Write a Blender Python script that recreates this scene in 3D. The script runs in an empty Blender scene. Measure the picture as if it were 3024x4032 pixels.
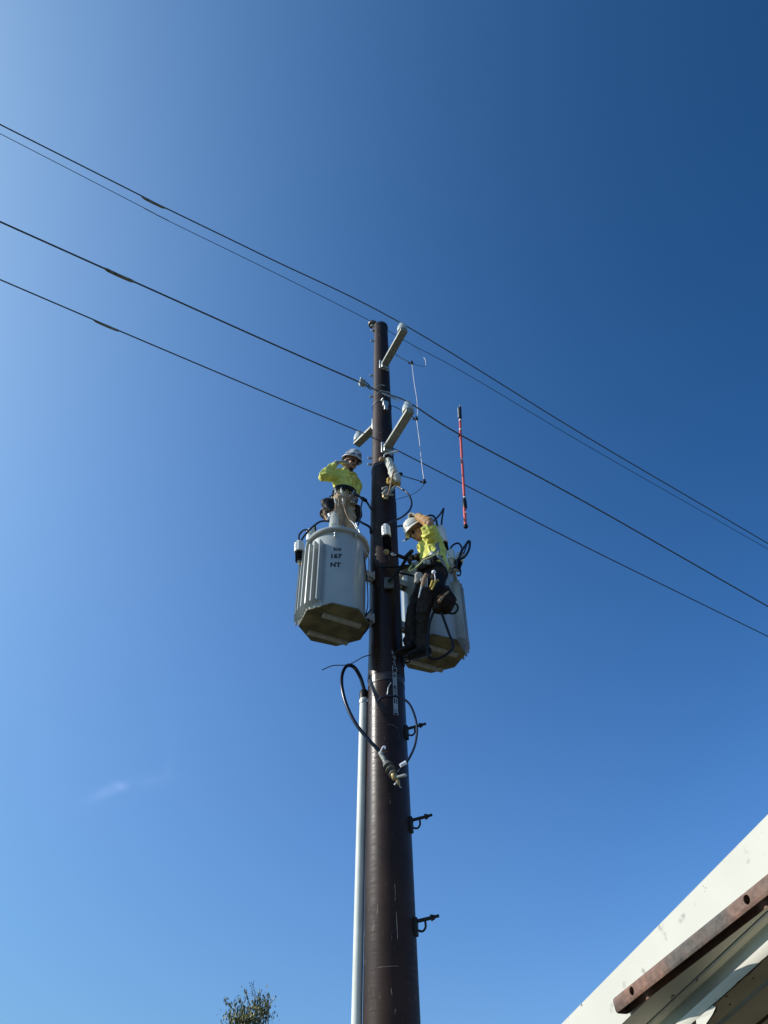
import bpy, bmesh, math, random
from mathutils import Vector as V, Matrix, noise
R = math.radians
random.seed(7)
scene = bpy.context.scene
COL = scene.collection

# ------------------------------------------------------------ camera
FPX = 2912.0
ROLL = R(-0.92)
CAMZ = 1.6
cam = bpy.data.objects.new('camera', bpy.data.cameras.new('camera'))
COL.objects.link(cam)
CM = Matrix.Translation((0, 0, CAMZ)) @ Matrix.Rotation(R(135), 4, 'X') @ Matrix.Rotation(ROLL, 4, 'Z')
cam.matrix_world = CM
cam.data.sensor_width = 36; cam.data.lens = 26
cam.data.clip_start = 0.02; cam.data.clip_end = 6000
scene.camera = cam
scene.render.resolution_x = 768; scene.render.resolution_y = 1024

# ------------------------------------------------------------ sun, sky, exposure
SUN_EL, SUN_AZ = R(31), R(-94)            # azimuth measured from +Y towards +X
sd = V((math.sin(SUN_AZ) * math.cos(SUN_EL), math.cos(SUN_AZ) * math.cos(SUN_EL), math.sin(SUN_EL)))
sun = bpy.data.objects.new('sun', bpy.data.lights.new('sun', 'SUN'))
COL.objects.link(sun)
sun.data.energy = 5.0; sun.data.angle = R(0.5); sun.data.color = (1.0, 0.955, 0.87)
sun.rotation_euler = sd.to_track_quat('Z', 'Y').to_euler()
world = bpy.data.worlds.new('World'); scene.world = world; world.use_nodes = True
wt = world.node_tree; wt.nodes.clear()
sky = wt.nodes.new('ShaderNodeTexSky'); sky.sky_type = 'NISHITA'; sky.sun_disc = False
sky.sun_elevation = SUN_EL; sky.sun_rotation = SUN_AZ
sky.altitude = 0; sky.air_density = 1.0; sky.dust_density = 1.0; sky.ozone_density = 3.0
# deepen the clear sky away from the sun, brighten the aureole (by world direction)
def N(kind, **kw):
    n = wt.nodes.new(kind)
    for k, v in kw.items(): setattr(n, k, v)
    return n
def vm(op, a, b=None):
    n = N('ShaderNodeVectorMath', operation=op)
    for i, q in enumerate((a, b)):
        if q is None: continue
        if isinstance(q, (tuple, V)): n.inputs[i].default_value = q
        else: wt.links.new(q, n.inputs[i])
    return n
def ma(op, a, b=None):
    n = N('ShaderNodeMath', operation=op)
    for i, q in enumerate((a, b)):
        if q is None: continue
        if isinstance(q, (int, float)): n.inputs[i].default_value = q
        else: wt.links.new(q, n.inputs[i])
    return n.outputs[0]
tcw = N('ShaderNodeTexCoord'); dirn = vm('NORMALIZE', tcw.outputs['Generated']).outputs[0]
g0 = vm('DOT_PRODUCT', dirn, sd).outputs['Value']
gg = ma('MAXIMUM', ma('MINIMUM', g0, ma('ADD', ma('MULTIPLY', g0, -5.0), 4.98)), -0.15)
sep = N('ShaderNodeSeparateXYZ'); wt.links.new(dirn, sep.inputs[0]); zz_ = ma('MAXIMUM', sep.outputs[2], 0.0)
terms = ((1.0, (-.254, .076, .347)), (gg, (-.544, -.302, -.477)), (ma('POWER', ma('MAXIMUM', gg, 0.0), 3.0), (-.391, -.031, -.418)), (zz_, (1.076, 1.201, 1.323)), (ma('MULTIPLY', zz_, zz_), (-2.722, -1.825, -1.735)), (ma('MULTIPLY', gg, zz_), (3.998, 2.078, 1.865)))
comb = N('ShaderNodeCombineXYZ')
for ch in range(3):
    acc = terms[0][1][ch]
    for val, co in terms[1:]: acc = ma('ADD', ma('MULTIPLY', val, co[ch]), acc)
    wt.links.new(ma('EXPONENT', acc), comb.inputs[ch])
graded = vm('MULTIPLY', sky.outputs[0], comb.outputs[0]).outputs[0]
bg = N('ShaderNodeBackground'); bg.inputs['Strength'].default_value = 0.094
wo = N('ShaderNodeOutputWorld')
wt.links.new(bg.outputs[0], wo.inputs[0])
# one faint wisp of high cloud low on the left
def wisp(prev, dc, along, w, h, amt):
    dc = dc.normalized(); ax = (along - dc * along.dot(dc)).normalized(); ay = dc.cross(ax)
    p = ma('DIVIDE', vm('DOT_PRODUCT', dirn, ax).outputs['Value'], w); q = ma('DIVIDE', vm('DOT_PRODUCT', dirn, ay).outputs['Value'], h)
    f = ma('MAXIMUM', vm('DOT_PRODUCT', dirn, dc).outputs['Value'], 0.0)
    nz = N('ShaderNodeTexNoise'); nz.inputs['Scale'].default_value = 60; nz.inputs['Detail'].default_value = 8; nz.inputs['Roughness'].default_value = 0.65; wt.links.new(dirn, nz.inputs['Vector'])
    e = ma('EXPONENT', ma('MULTIPLY', ma('ADD', ma('MULTIPLY', p, p), ma('MULTIPLY', q, q)), -1.0))
    m_ = ma('MULTIPLY', ma('MULTIPLY', ma('MULTIPLY', e, nz.outputs['Fac']), ma('GREATER_THAN', f, 0.5)), amt)
    sc = N('ShaderNodeVectorMath', operation='SCALE'); sc.inputs[0].default_value = (1.0, 1.0, 1.25); wt.links.new(m_, sc.inputs['Scale'])
    return vm('ADD', prev, sc.outputs[0]).outputs[0]
def rdir(u, v): return CM.to_3x3() @ V((u - 1512, 2016 - v, -FPX))
col_ = graded
for (u, v), (u2, v2), w, h, amt in (((420, 3118), (500, 3082), .022, .0065, 1.0), ((478, 3097), (500, 3102), .008, .0045, 1.3), ((600, 3074), (670, 3060), .026, .008, .42), ((665, 3010), (668, 2980), .022, .006, .2)):
    col_ = wisp(col_, rdir(u, v), rdir(u2, v2) - rdir(u, v), w, h, amt)
wt.links.new(col_, bg.inputs['Color'])
scene.view_settings.view_transform = 'Standard'; scene.view_settings.look = 'None'
scene.view_settings.exposure = 0.0; scene.view_settings.gamma = 1.0

# ------------------------------------------------------------ locating points
M3 = CM.to_3x3(); CP = V((0, 0, CAMZ))
def ray(u, v): return M3 @ V((u - 1512, 2016 - v, -FPX))
def at(u, v, Y):
    d = ray(u, v); return CP + d * (Y / d.y)
def atz(u, v, h):
    d = ray(u, v); return CP + d * (h / d.z)
def atplane(u, v, p0, az):
    n = V((math.cos(az), -math.sin(az), 0)); d = ray(u, v)
    return CP + d * ((p0 - CP).dot(n) / d.dot(n))

# ------------------------------------------------------------ materials
def mat(name, col, rough=0.5, metal=0.0, var=0.12, vscale=8.0, bump=0.0, bscale=60.0, col2=None, spec=0.5, stretch=None, coat=0.0):
    m = bpy.data.materials.new(name); m.use_nodes = True
    nt = m.node_tree; b = nt.nodes['Principled BSDF']
    b.inputs['Roughness'].default_value = rough; b.inputs['Metallic'].default_value = metal
    b.inputs['Specular IOR Level'].default_value = spec
    b.inputs['Coat Weight'].default_value = coat
    tc = nt.nodes.new('ShaderNodeTexCoord'); mp = nt.nodes.new('ShaderNodeMapping')
    nt.links.new(tc.outputs['Object'], mp.inputs[0])
    if stretch: mp.inputs['Scale'].default_value = stretch
    n = nt.nodes.new('ShaderNodeTexNoise'); n.inputs['Scale'].default_value = vscale; n.inputs['Detail'].default_value = 6
    nt.links.new(mp.outputs[0], n.inputs['Vector'])
    cr = nt.nodes.new('ShaderNodeValToRGB')
    c2 = col2 if col2 else tuple(c * (1 - 2 * var) for c in col)
    c1 = col if col2 else tuple(min(1, c * (1 + var)) for c in col)
    cr.color_ramp.elements[0].position = 0.35; cr.color_ramp.elements[1].position = 0.65
    cr.color_ramp.elements[0].color = (*c2, 1); cr.color_ramp.elements[1].color = (*c1, 1)
    nt.links.new(n.outputs['Fac'], cr.inputs[0]); nt.links.new(cr.outputs[0], b.inputs['Base Color'])
    if bump:
        n2 = nt.nodes.new('ShaderNodeTexNoise'); n2.inputs['Scale'].default_value = bscale; n2.inputs['Detail'].default_value = 4
        nt.links.new(mp.outputs[0], n2.inputs['Vector'])
        bp = nt.nodes.new('ShaderNodeBump'); bp.inputs['Strength'].default_value = bump; bp.inputs['Distance'].default_value = 0.01
        nt.links.new(n2.outputs['Fac'], bp.inputs['Height']); nt.links.new(bp.outputs[0], b.inputs['Normal'])
    return m

def pole_material():
    m = mat('pole_composite', (0.029, 0.0135, 0.0095), rough=0.36, var=0.18, vscale=3.0, bump=0.0, spec=0.22)
    nt = m.node_tree; b = nt.nodes['Principled BSDF']
    tc = nt.nodes.new('ShaderNodeTexCoord')
    # fine slanted winding marks
    mp = nt.nodes.new('ShaderNodeMapping'); mp.inputs['Rotation'].default_value = (0, R(14), 0); mp.inputs['Scale'].default_value = (7, 7, 70)
    nt.links.new(tc.outputs['Object'], mp.inputs[0])
    n = nt.nodes.new('ShaderNodeTexNoise'); n.inputs['Scale'].default_value = 1.0; n.inputs['Detail'].default_value = 5
    nt.links.new(mp.outputs[0], n.inputs['Vector'])
    bp = nt.nodes.new('ShaderNodeBump'); bp.inputs['Strength'].default_value = 0.12; bp.inputs['Distance'].default_value = 0.004
    nt.links.new(n.outputs['Fac'], bp.inputs['Height']); nt.links.new(bp.outputs[0], b.inputs['Normal'])
    rr = nt.nodes.new('ShaderNodeMapRange'); rr.inputs['From Min'].default_value = 0.3; rr.inputs['From Max'].default_value = 0.7
    rr.inputs['To Min'].default_value = 0.24; rr.inputs['To Max'].default_value = 0.42
    nt.links.new(n.outputs['Fac'], rr.inputs['Value'])
    # the lower length is scuffed duller than the length near the joint
    sz = nt.nodes.new('ShaderNodeSeparateXYZ'); nt.links.new(tc.outputs['Object'], sz.inputs[0])
    wr = nt.nodes.new('ShaderNodeMapRange'); wr.inputs['From Min'].default_value = 3.2; wr.inputs['From Max'].default_value = 4.9
    wr.inputs['To Min'].default_value = 0.24; wr.inputs['To Max'].default_value = 0.0; nt.links.new(sz.outputs[2], wr.inputs['Value'])
    w2_ = nt.nodes.new('ShaderNodeMapRange'); w2_.inputs['From Min'].default_value = 5.6; w2_.inputs['From Max'].default_value = 7.5
    w2_.inputs['To Min'].default_value = 0.0; w2_.inputs['To Max'].default_value = 0.22; nt.links.new(sz.outputs[2], w2_.inputs['Value'])
    ad = nt.nodes.new('ShaderNodeMath'); nt.links.new(rr.outputs[0], ad.inputs[0]); nt.links.new(wr.outputs[0], ad.inputs[1])
    ad2 = nt.nodes.new('ShaderNodeMath'); nt.links.new(ad.outputs[0], ad2.inputs[0]); nt.links.new(w2_.outputs[0], ad2.inputs[1])
    nt.links.new(ad2.outputs[0], b.inputs['Roughness'])
    # pale scuffs and flecks of their own shape
    mp2 = nt.nodes.new('ShaderNodeMapping'); mp2.inputs['Scale'].default_value = (26, 26, 7)
    mp2.inputs['Rotation'].default_value = (0, R(25), 0)
    nt.links.new(tc.outputs['Object'], mp2.inputs[0])
    n2 = nt.nodes.new('ShaderNodeTexNoise'); n2.inputs['Scale'].default_value = 1.0; n2.inputs['Detail'].default_value = 8; n2.inputs['Roughness'].default_value = 0.7
    nt.links.new(mp2.outputs[0], n2.inputs['Vector'])
    cr = nt.nodes.new('ShaderNodeValToRGB'); cr.color_ramp.elements[0].position = 0.63; cr.color_ramp.elements[1].position = 0.72
    nt.links.new(n2.outputs['Fac'], cr.inputs[0])
    mx = nt.nodes.new('ShaderNodeMix'); mx.data_type = 'RGBA'
    src = b.inputs['Base Color'].links[0].from_socket
    nt.links.new(cr.outputs[0], mx.inputs['Factor']); nt.links.new(src, mx.inputs['A'])
    mx.inputs['B'].default_value = (0.20, 0.17, 0.15, 1)
    nt.links.new(mx.outputs['Result'], b.inputs['Base Color'])
    return m

M = {
 'pole': pole_material(),
 'ring': mat('joint_sealant', (0.02, 0.018, 0.017), 0.5),
 'pale_joint': mat('joint_collar', (0.050, 0.040, 0.034), 0.25, spec=0.3, var=0.2, vscale=20),
 'galv': mat('galvanised_steel', (0.50, 0.52, 0.50), 0.42, 0.55, var=0.15, vscale=30),
 'arm': mat('fibreglass_arm', (0.33, 0.34, 0.29), 0.5, 0.0, var=0.12, vscale=25),
 'poly': mat('grey_polymer', (0.50, 0.55, 0.53), 0.35, 0.0, var=0.08, vscale=20),
 'dark_poly': mat('dark_porcelain', (0.16, 0.16, 0.14), 0.4),
 'wire': mat('weathered_conductor', (0.11, 0.12, 0.11), 0.55, 0.2, var=0.15, vscale=40),
 'thinwire': mat('dark_wire', (0.03, 0.033, 0.035), 0.5, 0.3),
 'sleeve': mat('splice_sleeve_metal', (0.26, 0.24, 0.17), 0.55, 0.1, var=0.2, vscale=20),
 'cord': mat('white_cord', (0.75, 0.75, 0.78), 0.6),
 'tank': mat('transformer_paint', (0.41, 0.43, 0.41), 0.27, 0.0, var=0.035, vscale=5, bump=0.06, bscale=7, coat=0.25),
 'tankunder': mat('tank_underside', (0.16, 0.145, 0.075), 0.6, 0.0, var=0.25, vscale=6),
 'black': mat('black_rubber', (0.008, 0.008, 0.010), 0.45, 0.0, spec=0.2),
 'cable': mat('black_cable_jacket', (0.006, 0.009, 0.022), 0.25, 0.0, spec=0.35),
 'paint': mat('black_stencil_paint', (0.008, 0.009, 0.012), 0.5),
 'capw': mat('white_cap_plastic', (0.72, 0.74, 0.70), 0.4, var=0.06),
 'brass': mat('brass', (0.34, 0.24, 0.10), 0.45, 0.5),
 'hiviz': mat('lime_shirt', (0.72, 0.70, 0.14), 0.8, var=0.10, vscale=14, bump=0.2, bscale=120),
 'reflective': mat('reflective_tape', (0.22, 0.25, 0.24), 0.5, 0.1),
 'khaki': mat('khaki_trousers', (0.46, 0.33, 0.20), 0.85, var=0.15, vscale=10, bump=0.2, bscale=140),
 'greytrs': mat('charcoal_trousers', (0.040, 0.033, 0.031), 0.9, spec=0.1, var=0.2, vscale=10, bump=0.2, bscale=140),
 'skin': mat('skin', (0.42, 0.23, 0.15), 0.5, var=0.06, vscale=30),
 'gloveg': mat('grey_glove', (0.38, 0.38, 0.33), 0.8, var=0.15, vscale=30),
 'glovet': mat('tan_leather_glove', (0.40, 0.21, 0.07), 0.7, var=0.2, vscale=18),
 'glovew': mat('pale_glove_leather', (0.52, 0.48, 0.38), 0.8, var=0.15, vscale=30),
 'gloved': mat('dark_glove', (0.05, 0.045, 0.035), 0.7, var=0.3, vscale=30),
 'belt': mat('black_belt_leather', (0.007, 0.007, 0.008), 0.6, spec=0.2, var=0.2, vscale=20),
 'bag': mat('brown_leather', (0.022, 0.012, 0.006), 0.7, spec=0.15, var=0.3, vscale=14),
 'tanbag': mat('tan_leather', (0.36, 0.22, 0.12), 0.7, var=0.2, vscale=14),
 'hatw': mat('white_hard_hat', (0.72, 0.70, 0.60), 0.35, var=0.06, vscale=10),
 'hatm': mat('patterned_hard_hat', (0.80, 0.82, 0.82), 0.35, col2=(0.04, 0.055, 0.07), vscale=13),
 'glass': mat('dark_lens', (0.01, 0.01, 0.01), 0.1),
 'boot': mat('black_boot_leather', (0.012, 0.010, 0.009), 0.6, spec=0.2, var=0.2, vscale=20),
 'hair': mat('dark_hair', (0.015, 0.01, 0.008), 0.6),
 'red': mat('red_fibreglass', (0.72, 0.11, 0.08), 0.4, col2=(0.50, 0.05, 0.04), vscale=6),
 'canvas': mat('canvas_cover', (0.62, 0.62, 0.55), 0.9, var=0.15, vscale=25, bump=0.5, bscale=90),
 'golden': mat('golden_cloth', (0.55, 0.38, 0.10), 0.9, var=0.3, vscale=30, bump=0.5, bscale=90),
 'scuffed': mat('scuffed_surface', (0.20, 0.17, 0.15), 0.7, var=0.3, vscale=40),
 'termgrey': mat('grey_silicone', (0.13, 0.13, 0.115), 0.5),
 'pvc': mat('pvc_conduit', (0.66, 0.67, 0.60), 0.5, spec=0.3, var=0.05, vscale=6),
 'step': mat('dark_steel', (0.013, 0.014, 0.014), 0.6, 0.0, spec=0.3),
 'yellow': mat('yellow_handle', (0.62, 0.42, 0.05), 0.5),
 'rope': mat('lime_rope', (0.62, 0.68, 0.30), 0.8),
 'labelblue': mat('label_strip', (0.36, 0.38, 0.40), 0.35),
 'bark': mat('bark', (0.10, 0.08, 0.06), 0.9, var=0.3, vscale=12, bump=0.6),
 'leaf': mat('leaves', (0.25, 0.23, 0.06), 0.6, col2=(0.085, 0.09, 0.035), vscale=2.2),
 'ground': mat('dry_ground', (0.052, 0.042, 0.022), 0.95, var=0.25, vscale=0.6, bump=0.3, bscale=8),
}

def rusty():
    m = mat('rusty_steel', (0.22, 0.088, 0.042), 0.7, 0.0, bump=0.35, bscale=55, col2=(0.072, 0.066, 0.055), vscale=3.2)
    nt = m.node_tree; b = nt.nodes['Principled BSDF']
    tc = nt.nodes.new('ShaderNodeTexCoord')
    n = nt.nodes.new('ShaderNodeTexNoise'); n.inputs['Scale'].default_value = 42; n.inputs['Detail'].default_value = 9
    nt.links.new(tc.outputs['Object'], n.inputs['Vector'])
    mx = nt.nodes.new('ShaderNodeMix'); mx.data_type = 'RGBA'; mx.blend_type = 'OVERLAY'; mx.inputs['Factor'].default_value = 0.75
    src = b.inputs['Base Color'].links[0].from_socket
    nt.links.new(src, mx.inputs['A']); nt.links.new(n.outputs['Fac'], mx.inputs['B'])
    h = nt.nodes.new('ShaderNodeHueSaturation'); h.inputs['Saturation'].default_value = 0.85
    nt.links.new(mx.outputs['Result'], h.inputs['Color']); nt.links.new(h.outputs[0], b.inputs['Base Color'])
    return m
def weathered_white():
    m = mat('weathered_white_paint', (0.57, 0.545, 0.47), 0.6, spec=0.25, var=0.02, vscale=4, bump=0.12, bscale=14)
    nt = m.node_tree; b = nt.nodes['Principled BSDF']
    tc = nt.nodes.new('ShaderNodeTexCoord')
    def layer(scale, lo, hi, colour, stretch):
        mp = nt.nodes.new('ShaderNodeMapping'); mp.inputs['Scale'].default_value = stretch
        nt.links.new(tc.outputs['Object'], mp.inputs[0])
        n = nt.nodes.new('ShaderNodeTexNoise'); n.inputs['Scale'].default_value = scale; n.inputs['Detail'].default_value = 7
        nt.links.new(mp.outputs[0], n.inputs['Vector'])
        cr = nt.nodes.new('ShaderNodeValToRGB'); cr.color_ramp.elements[0].position = lo; cr.color_ramp.elements[1].position = hi
        nt.links.new(n.outputs['Fac'], cr.inputs[0])
        mx = nt.nodes.new('ShaderNodeMix'); mx.data_type = 'RGBA'
        src = b.inputs['Base Color'].links[0].from_socket
        nt.links.new(cr.outputs[0], mx.inputs['Factor']); nt.links.new(src, mx.inputs['A'])
        mx.inputs['B'].default_value = (*colour, 1); nt.links.new(mx.outputs['Result'], b.inputs['Base Color'])
    layer(3, 0.62, 0.85, (0.46, 0.45, 0.40), (1, 1, 1))
    layer(16, 0.64, 0.73, (0.30, 0.29, 0.25), (2, 0.8, 1))
    layer(38, 0.71, 0.735, (0.12, 0.09, 0.06), (1, 1, 1))
    return m
M['rust'] = rusty(); M['white'] = weathered_white()
M['bluepanel'] = mat('pale_blue_panel', (0.38, 0.46, 0.46), 0.6, var=0.05)
M['soffit'] = mat('soffit_paint', (0.68, 0.64, 0.48), 0.95, spec=0.1, var=0.12, vscale=3)
M['peel'] = mat('bare_rusted_edge', (0.09, 0.05, 0.03), 0.8, var=0.3, vscale=40, bump=0.5)

# ------------------------------------------------------------ mesh helpers
def frame(d):
    d = d.normalized()
    a = V((0, 0, 1)) if abs(d.z) < 0.9 else V((1, 0, 0))
    x = a.cross(d).normalized(); return x, d.cross(x)
class MB:
    def __init__(s): s.b = bmesh.new()
    def rings(s, rings, caps=True, close=False):
        vs = [[s.b.verts.new(p) for p in r] for r in rings]
        n = len(vs[0]); m = len(vs)
        for i in range(m if close else m - 1):
            A, B = vs[i], vs[(i + 1) % m]
            for k in range(n): s.b.faces.new((A[k], A[(k + 1) % n], B[(k + 1) % n], B[k]))
        if caps and not close:
            s.b.faces.new(list(reversed(vs[0]))); s.b.faces.new(vs[-1])
        return s
    def tube(s, pts, r, seg=8, caps=True):
        pts = [V(p) for p in pts]; rs = r if isinstance(r, (list, tuple)) else [r] * len(pts)
        d0 = (pts[1] - pts[0]).normalized(); x, y = frame(d0); out = []
        for i, p in enumerate(pts):
            d = (pts[min(i + 1, len(pts) - 1)] - pts[max(i - 1, 0)]).normalized()
            x = (x - d * x.dot(d)).normalized(); y = d.cross(x)
            out.append([p + (x * math.cos(t) + y * math.sin(t)) * rs[i] for t in [2 * math.pi * k / seg for k in range(seg)]])
        return s.rings(out, caps)
    def box(s, c, size, rot=None):
        c = V(c); hx, hy, hz = [q / 2 for q in size]; rot = rot or Matrix.Identity(3)
        P = [c + rot @ V((x, y, z)) for z in (-hz, hz) for x, y in ((-hx, -hy), (hx, -hy), (hx, hy), (-hx, hy))]
        v = [s.b.verts.new(p) for p in P]
        for f in ((3, 2, 1, 0), (4, 5, 6, 7), (0, 1, 5, 4), (1, 2, 6, 5), (2, 3, 7, 6), (3, 0, 4, 7)): s.b.faces.new([v[i] for i in f])
        return s
    def lathe(s, prof, o=(0, 0, 0), axis=(0, 0, 1), seg=24, sx=1.0):
        o = V(o); ax = V(axis).normalized(); x, y = frame(ax) if abs(ax.z) < 0.999 else (V((1, 0, 0)), V((0, 1, 0)))
        return s.rings([[o + ax * z + (x * math.cos(t) * sx + y * math.sin(t)) * max(r, 1e-4) for t in [2 * math.pi * k / seg for k in range(seg)]] for r, z in prof])
    def loft(s, rings, seg=16):
        """rings: (centre, vec_a, vec_b) elliptical sections; ends rounded off"""
        out = []
        def el(c, a, b, k=1.0): return [c + (a * math.cos(t) + b * math.sin(t)) * k for t in [2 * math.pi * j / seg for j in range(seg)]]
        c0, a0, b0 = rings[0]; c1, a1, b1 = rings[-1]
        d0 = (c0 - rings[1][0]).normalized(); d1 = (c1 - rings[-2][0]).normalized()
        for q in (0.98, 0.8, 0.5): out.append(el(c0 + d0 * q * min(a0.length, b0.length) * 0.8, a0, b0, math.sqrt(1 - q * q)))
        for c, a, b in rings: out.append(el(c, a, b))
        for q in (0.5, 0.8, 0.98): out.append(el(c1 + d1 * q * min(a1.length, b1.length) * 0.8, a1, b1, math.sqrt(1 - q * q)))
        return s.rings(out)
    def cap(s, p0, p1, r0, r1=None, seg=12):
        p0, p1 = V(p0), V(p1); r1 = r0 if r1 is None else r1; x, y = frame(p1 - p0)
        return s.loft([(p0, x * r0, y * r0), (p0.lerp(p1, .5), x * (r0 + r1) / 2, y * (r0 + r1) / 2), (p1, x * r1, y * r1)], seg)
    def ell(s, c, r, rot=None, sub=3):
        mm = Matrix.Translation(V(c)) @ (rot.to_4x4() if rot else Matrix.Identity(4)) @ Matrix.Diagonal((*r, 1))
        bmesh.ops.create_icosphere(s.b, subdivisions=sub, radius=1, matrix=mm); return s
    def build(s, name, m, parent=None, smooth=True, angle=35, bevel=0, at0=None):
        bmesh.ops.recalc_face_normals(s.b, faces=s.b.faces)
        if bevel:
            es = [e for e in s.b.edges if len(e.link_faces) == 2 and e.calc_face_angle(0) > 0.6]
            bmesh.ops.bevel(s.b, geom=es, offset=bevel, segments=2, affect='EDGES', profile=0.5)
        me = bpy.data.meshes.new(name); s.b.to_mesh(me); s.b.free()
        if smooth: me.shade_smooth(); me.set_sharp_from_angle(angle=R(angle))
        return link(name, me, m, parent)
def link(name, me, m, parent=None):
    me.materials.append(M[m] if isinstance(m, str) else m)
    o = bpy.data.objects.new(name, me); COL.objects.link(o)
    if parent:
        o.parent = parent
        if parent_world.get(parent.name): o.matrix_parent_inverse = parent_world[parent.name]
    return o
parent_world = {}
def props(o, label=None, cat=None, group=None, kind=None):
    if label: o['label'] = label
    if cat: o['category'] = cat
    if group: o['group'] = group
    if kind: o['kind'] = kind
    return o
def thing(name, loc, label, cat, group=None):
    """an Empty at the thing's base; parts are modelled in world coordinates"""
    o = bpy.data.objects.new(name, None); COL.objects.link(o); o.location = loc; o.empty_display_size = 0.1
    parent_world[o.name] = Matrix.Translation(loc).inverted()
    return props(o, label, cat, group)
def spline(pts, n=8):
    pts = [V(p) for p in pts]; P = [pts[0] * 2 - pts[1]] + pts + [pts[-1] * 2 - pts[-2]]; out = []
    for i in range(1, len(P) - 2):
        a, b, c, d = P[i - 1:i + 3]
        for k in range(n):
            t = k / n
            out.append(0.5 * ((2 * b) + (c - a) * t + (2 * a - 5 * b + 4 * c - d) * t * t + (3 * b - a - 3 * c + d) * t ** 3))
    return out + [pts[-1]]
def remesh(mb, vox, smooth=3, wrinkle=0.0, wscale=9.0, seed=0.0, fold=None):
    """fuse overlapping pieces into one continuous surface, then smooth and crease it"""
    me = bpy.data.meshes.new('tmp'); bmesh.ops.recalc_face_normals(mb.b, faces=mb.b.faces); mb.b.to_mesh(me); mb.b.free()
    o = bpy.data.objects.new('tmp', me); COL.objects.link(o)
    md = o.modifiers.new('r', 'REMESH'); md.mode = 'VOXEL'; md.voxel_size = vox; md.adaptivity = 0
    dg = bpy.context.evaluated_depsgraph_get(); dg.update()
    out = bpy.data.meshes.new_from_object(o.evaluated_get(dg))
    bpy.data.objects.remove(o)
    b = bmesh.new(); b.from_mesh(out)
    for _ in range(smooth): bmesh.ops.smooth_vert(b, verts=b.verts, factor=0.5, use_axis_x=True, use_axis_y=True, use_axis_z=True)
    if wrinkle:
        b.normal_update()
        for v in b.verts:
            p = v.co * wscale + V((seed, seed * 1.7, 0))
            p.z *= 0.55
            w = noise.noise(p) + 0.5 * noise.noise(p * 2.3)
            r = 1 - abs(noise.noise(p * 1.2 + V((5, 3, 1)))) * 3.2
            v.co += v.normal * wrinkle * (w * 0.6 + max(r, 0) * 0.7 - 0.3)
    b.to_mesh(out); b.free(); out.materials.clear(); out.shade_smooth()
    return out

# ============================================================ ground
g = MB(); g.rings([[V((x, y, -0.0)) for x, y in ((-3000, -3000), (3000, -3000), (3000, 3000), (-3000, 3000))]], caps=False)
gv = [v for v in g.b.verts]; g.b.faces.new(gv)
props(g.build('ground', 'ground', smooth=False), kind='structure')

# ============================================================ utility pole
PY = 6.10
PB = at(1510.5, 2016, PY); PX = PB.x
def pr(z):  # pole radius at absolute height
    h = z - CAMZ
    tab = [(-1.6, .232), (1.11, .200), (2.79, .184), (3.93, .171), (4.1, .163), (5.19, .152), (6.73, .142), (7.68, .130), (8.8, .117), (10.3, .104)]
    for (a, ra), (b, rb) in zip(tab, tab[1:]):
        if h <= b: return ra + (rb - ra) * (h - a) / (b - a)
    return .104
ZTOP = at(1499, 1290, PY).z
ZJ = at(1500, 2672, PY - .1).z      # bottom joint of the upper section
pole = thing('utility_pole', (PX, PY, 0), 'tall tapered dark brown composite utility pole with glossy scuffed surface', 'utility pole')
mb = MB(); mb.lathe([(pr(z), z) for z in [0, 1, 2, 3, 4, 5, ZJ - .06]], (PX, PY, 0), seg=96).build('lower_section', 'pole', pole)
mb = MB(); mb.lathe([(pr(ZJ) + .003, ZJ - .055), (pr(ZJ) + .003, ZJ - .04)], (PX, PY, 0), seg=96).build('joint_seal', 'ring', pole)
mb = MB(); mb.lathe([(pr(ZJ) + .001, ZJ - .039), (pr(ZJ) + .001, ZJ + .035)], (PX, PY, 0), seg=96).build('joint_collar', 'pale_joint', pole)
zz = [ZJ + .036 + (ZTOP - ZJ - .036) * k / 10 for k in range(11)]
ZM = at(1490, 1952, PY - .13).z
mb = MB(); mb.lathe([(pr(ZJ + .036 + (ZM - ZJ - .036) * k / 6) + .006, ZJ + .036 + (ZM - ZJ - .036) * k / 6) for k in range(7)] + [(pr(ZM) - .004, ZM + .012)], (PX, PY, 0), seg=96).build('middle_section', 'pole', pole)
mb = MB(); mb.lathe([(pr(ZM + (ZTOP - ZM) * k / 8), ZM + .013 + (ZTOP - ZM - .013) * k / 8) for k in range(9)], (PX, PY, 0), seg=96).build('upper_section', 'pole', pole)
mb = MB(); mb.lathe([(pr(ZTOP) + .006, ZTOP - .05), (pr(ZTOP) + .006, ZTOP + .004), (pr(ZTOP) - .02, ZTOP + .016)], (PX, PY, 0), seg=64).build('top_cap', 'ring', pole)
def on_pole(ang, z, off=0.0):  # angle from -Y (towards the camera) to +X
    r = pr(z) + off
    return V((PX + math.sin(ang) * r, PY - math.cos(ang) * r, z))
def pole_ring(z, h, off, name, m, tilt=0.0):
    mb = MB(); n = 64; rings = []
    for dz, o in ((-h / 2, off * .3), (-h / 2, off), (h / 2, off), (h / 2, off * .3)):
        rings.append([V((PX + math.sin(t) * (pr(z) + o), PY - math.cos(t) * (pr(z) + o), z + dz + tilt * math.sin(t))) for t in [2 * math.pi * k / n for k in range(n)]])
    return mb.rings(rings, close=True).build(name, m, pole)
zr = at(1490, 1575, PY - .13).z
pole_ring(zr, .035, .006, 'strap_band', 'ring')
zr2 = at(1480, 1828, PY - .13).z
pole_ring(zr2, .03, .005, 'strap_band', 'ring')
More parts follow.
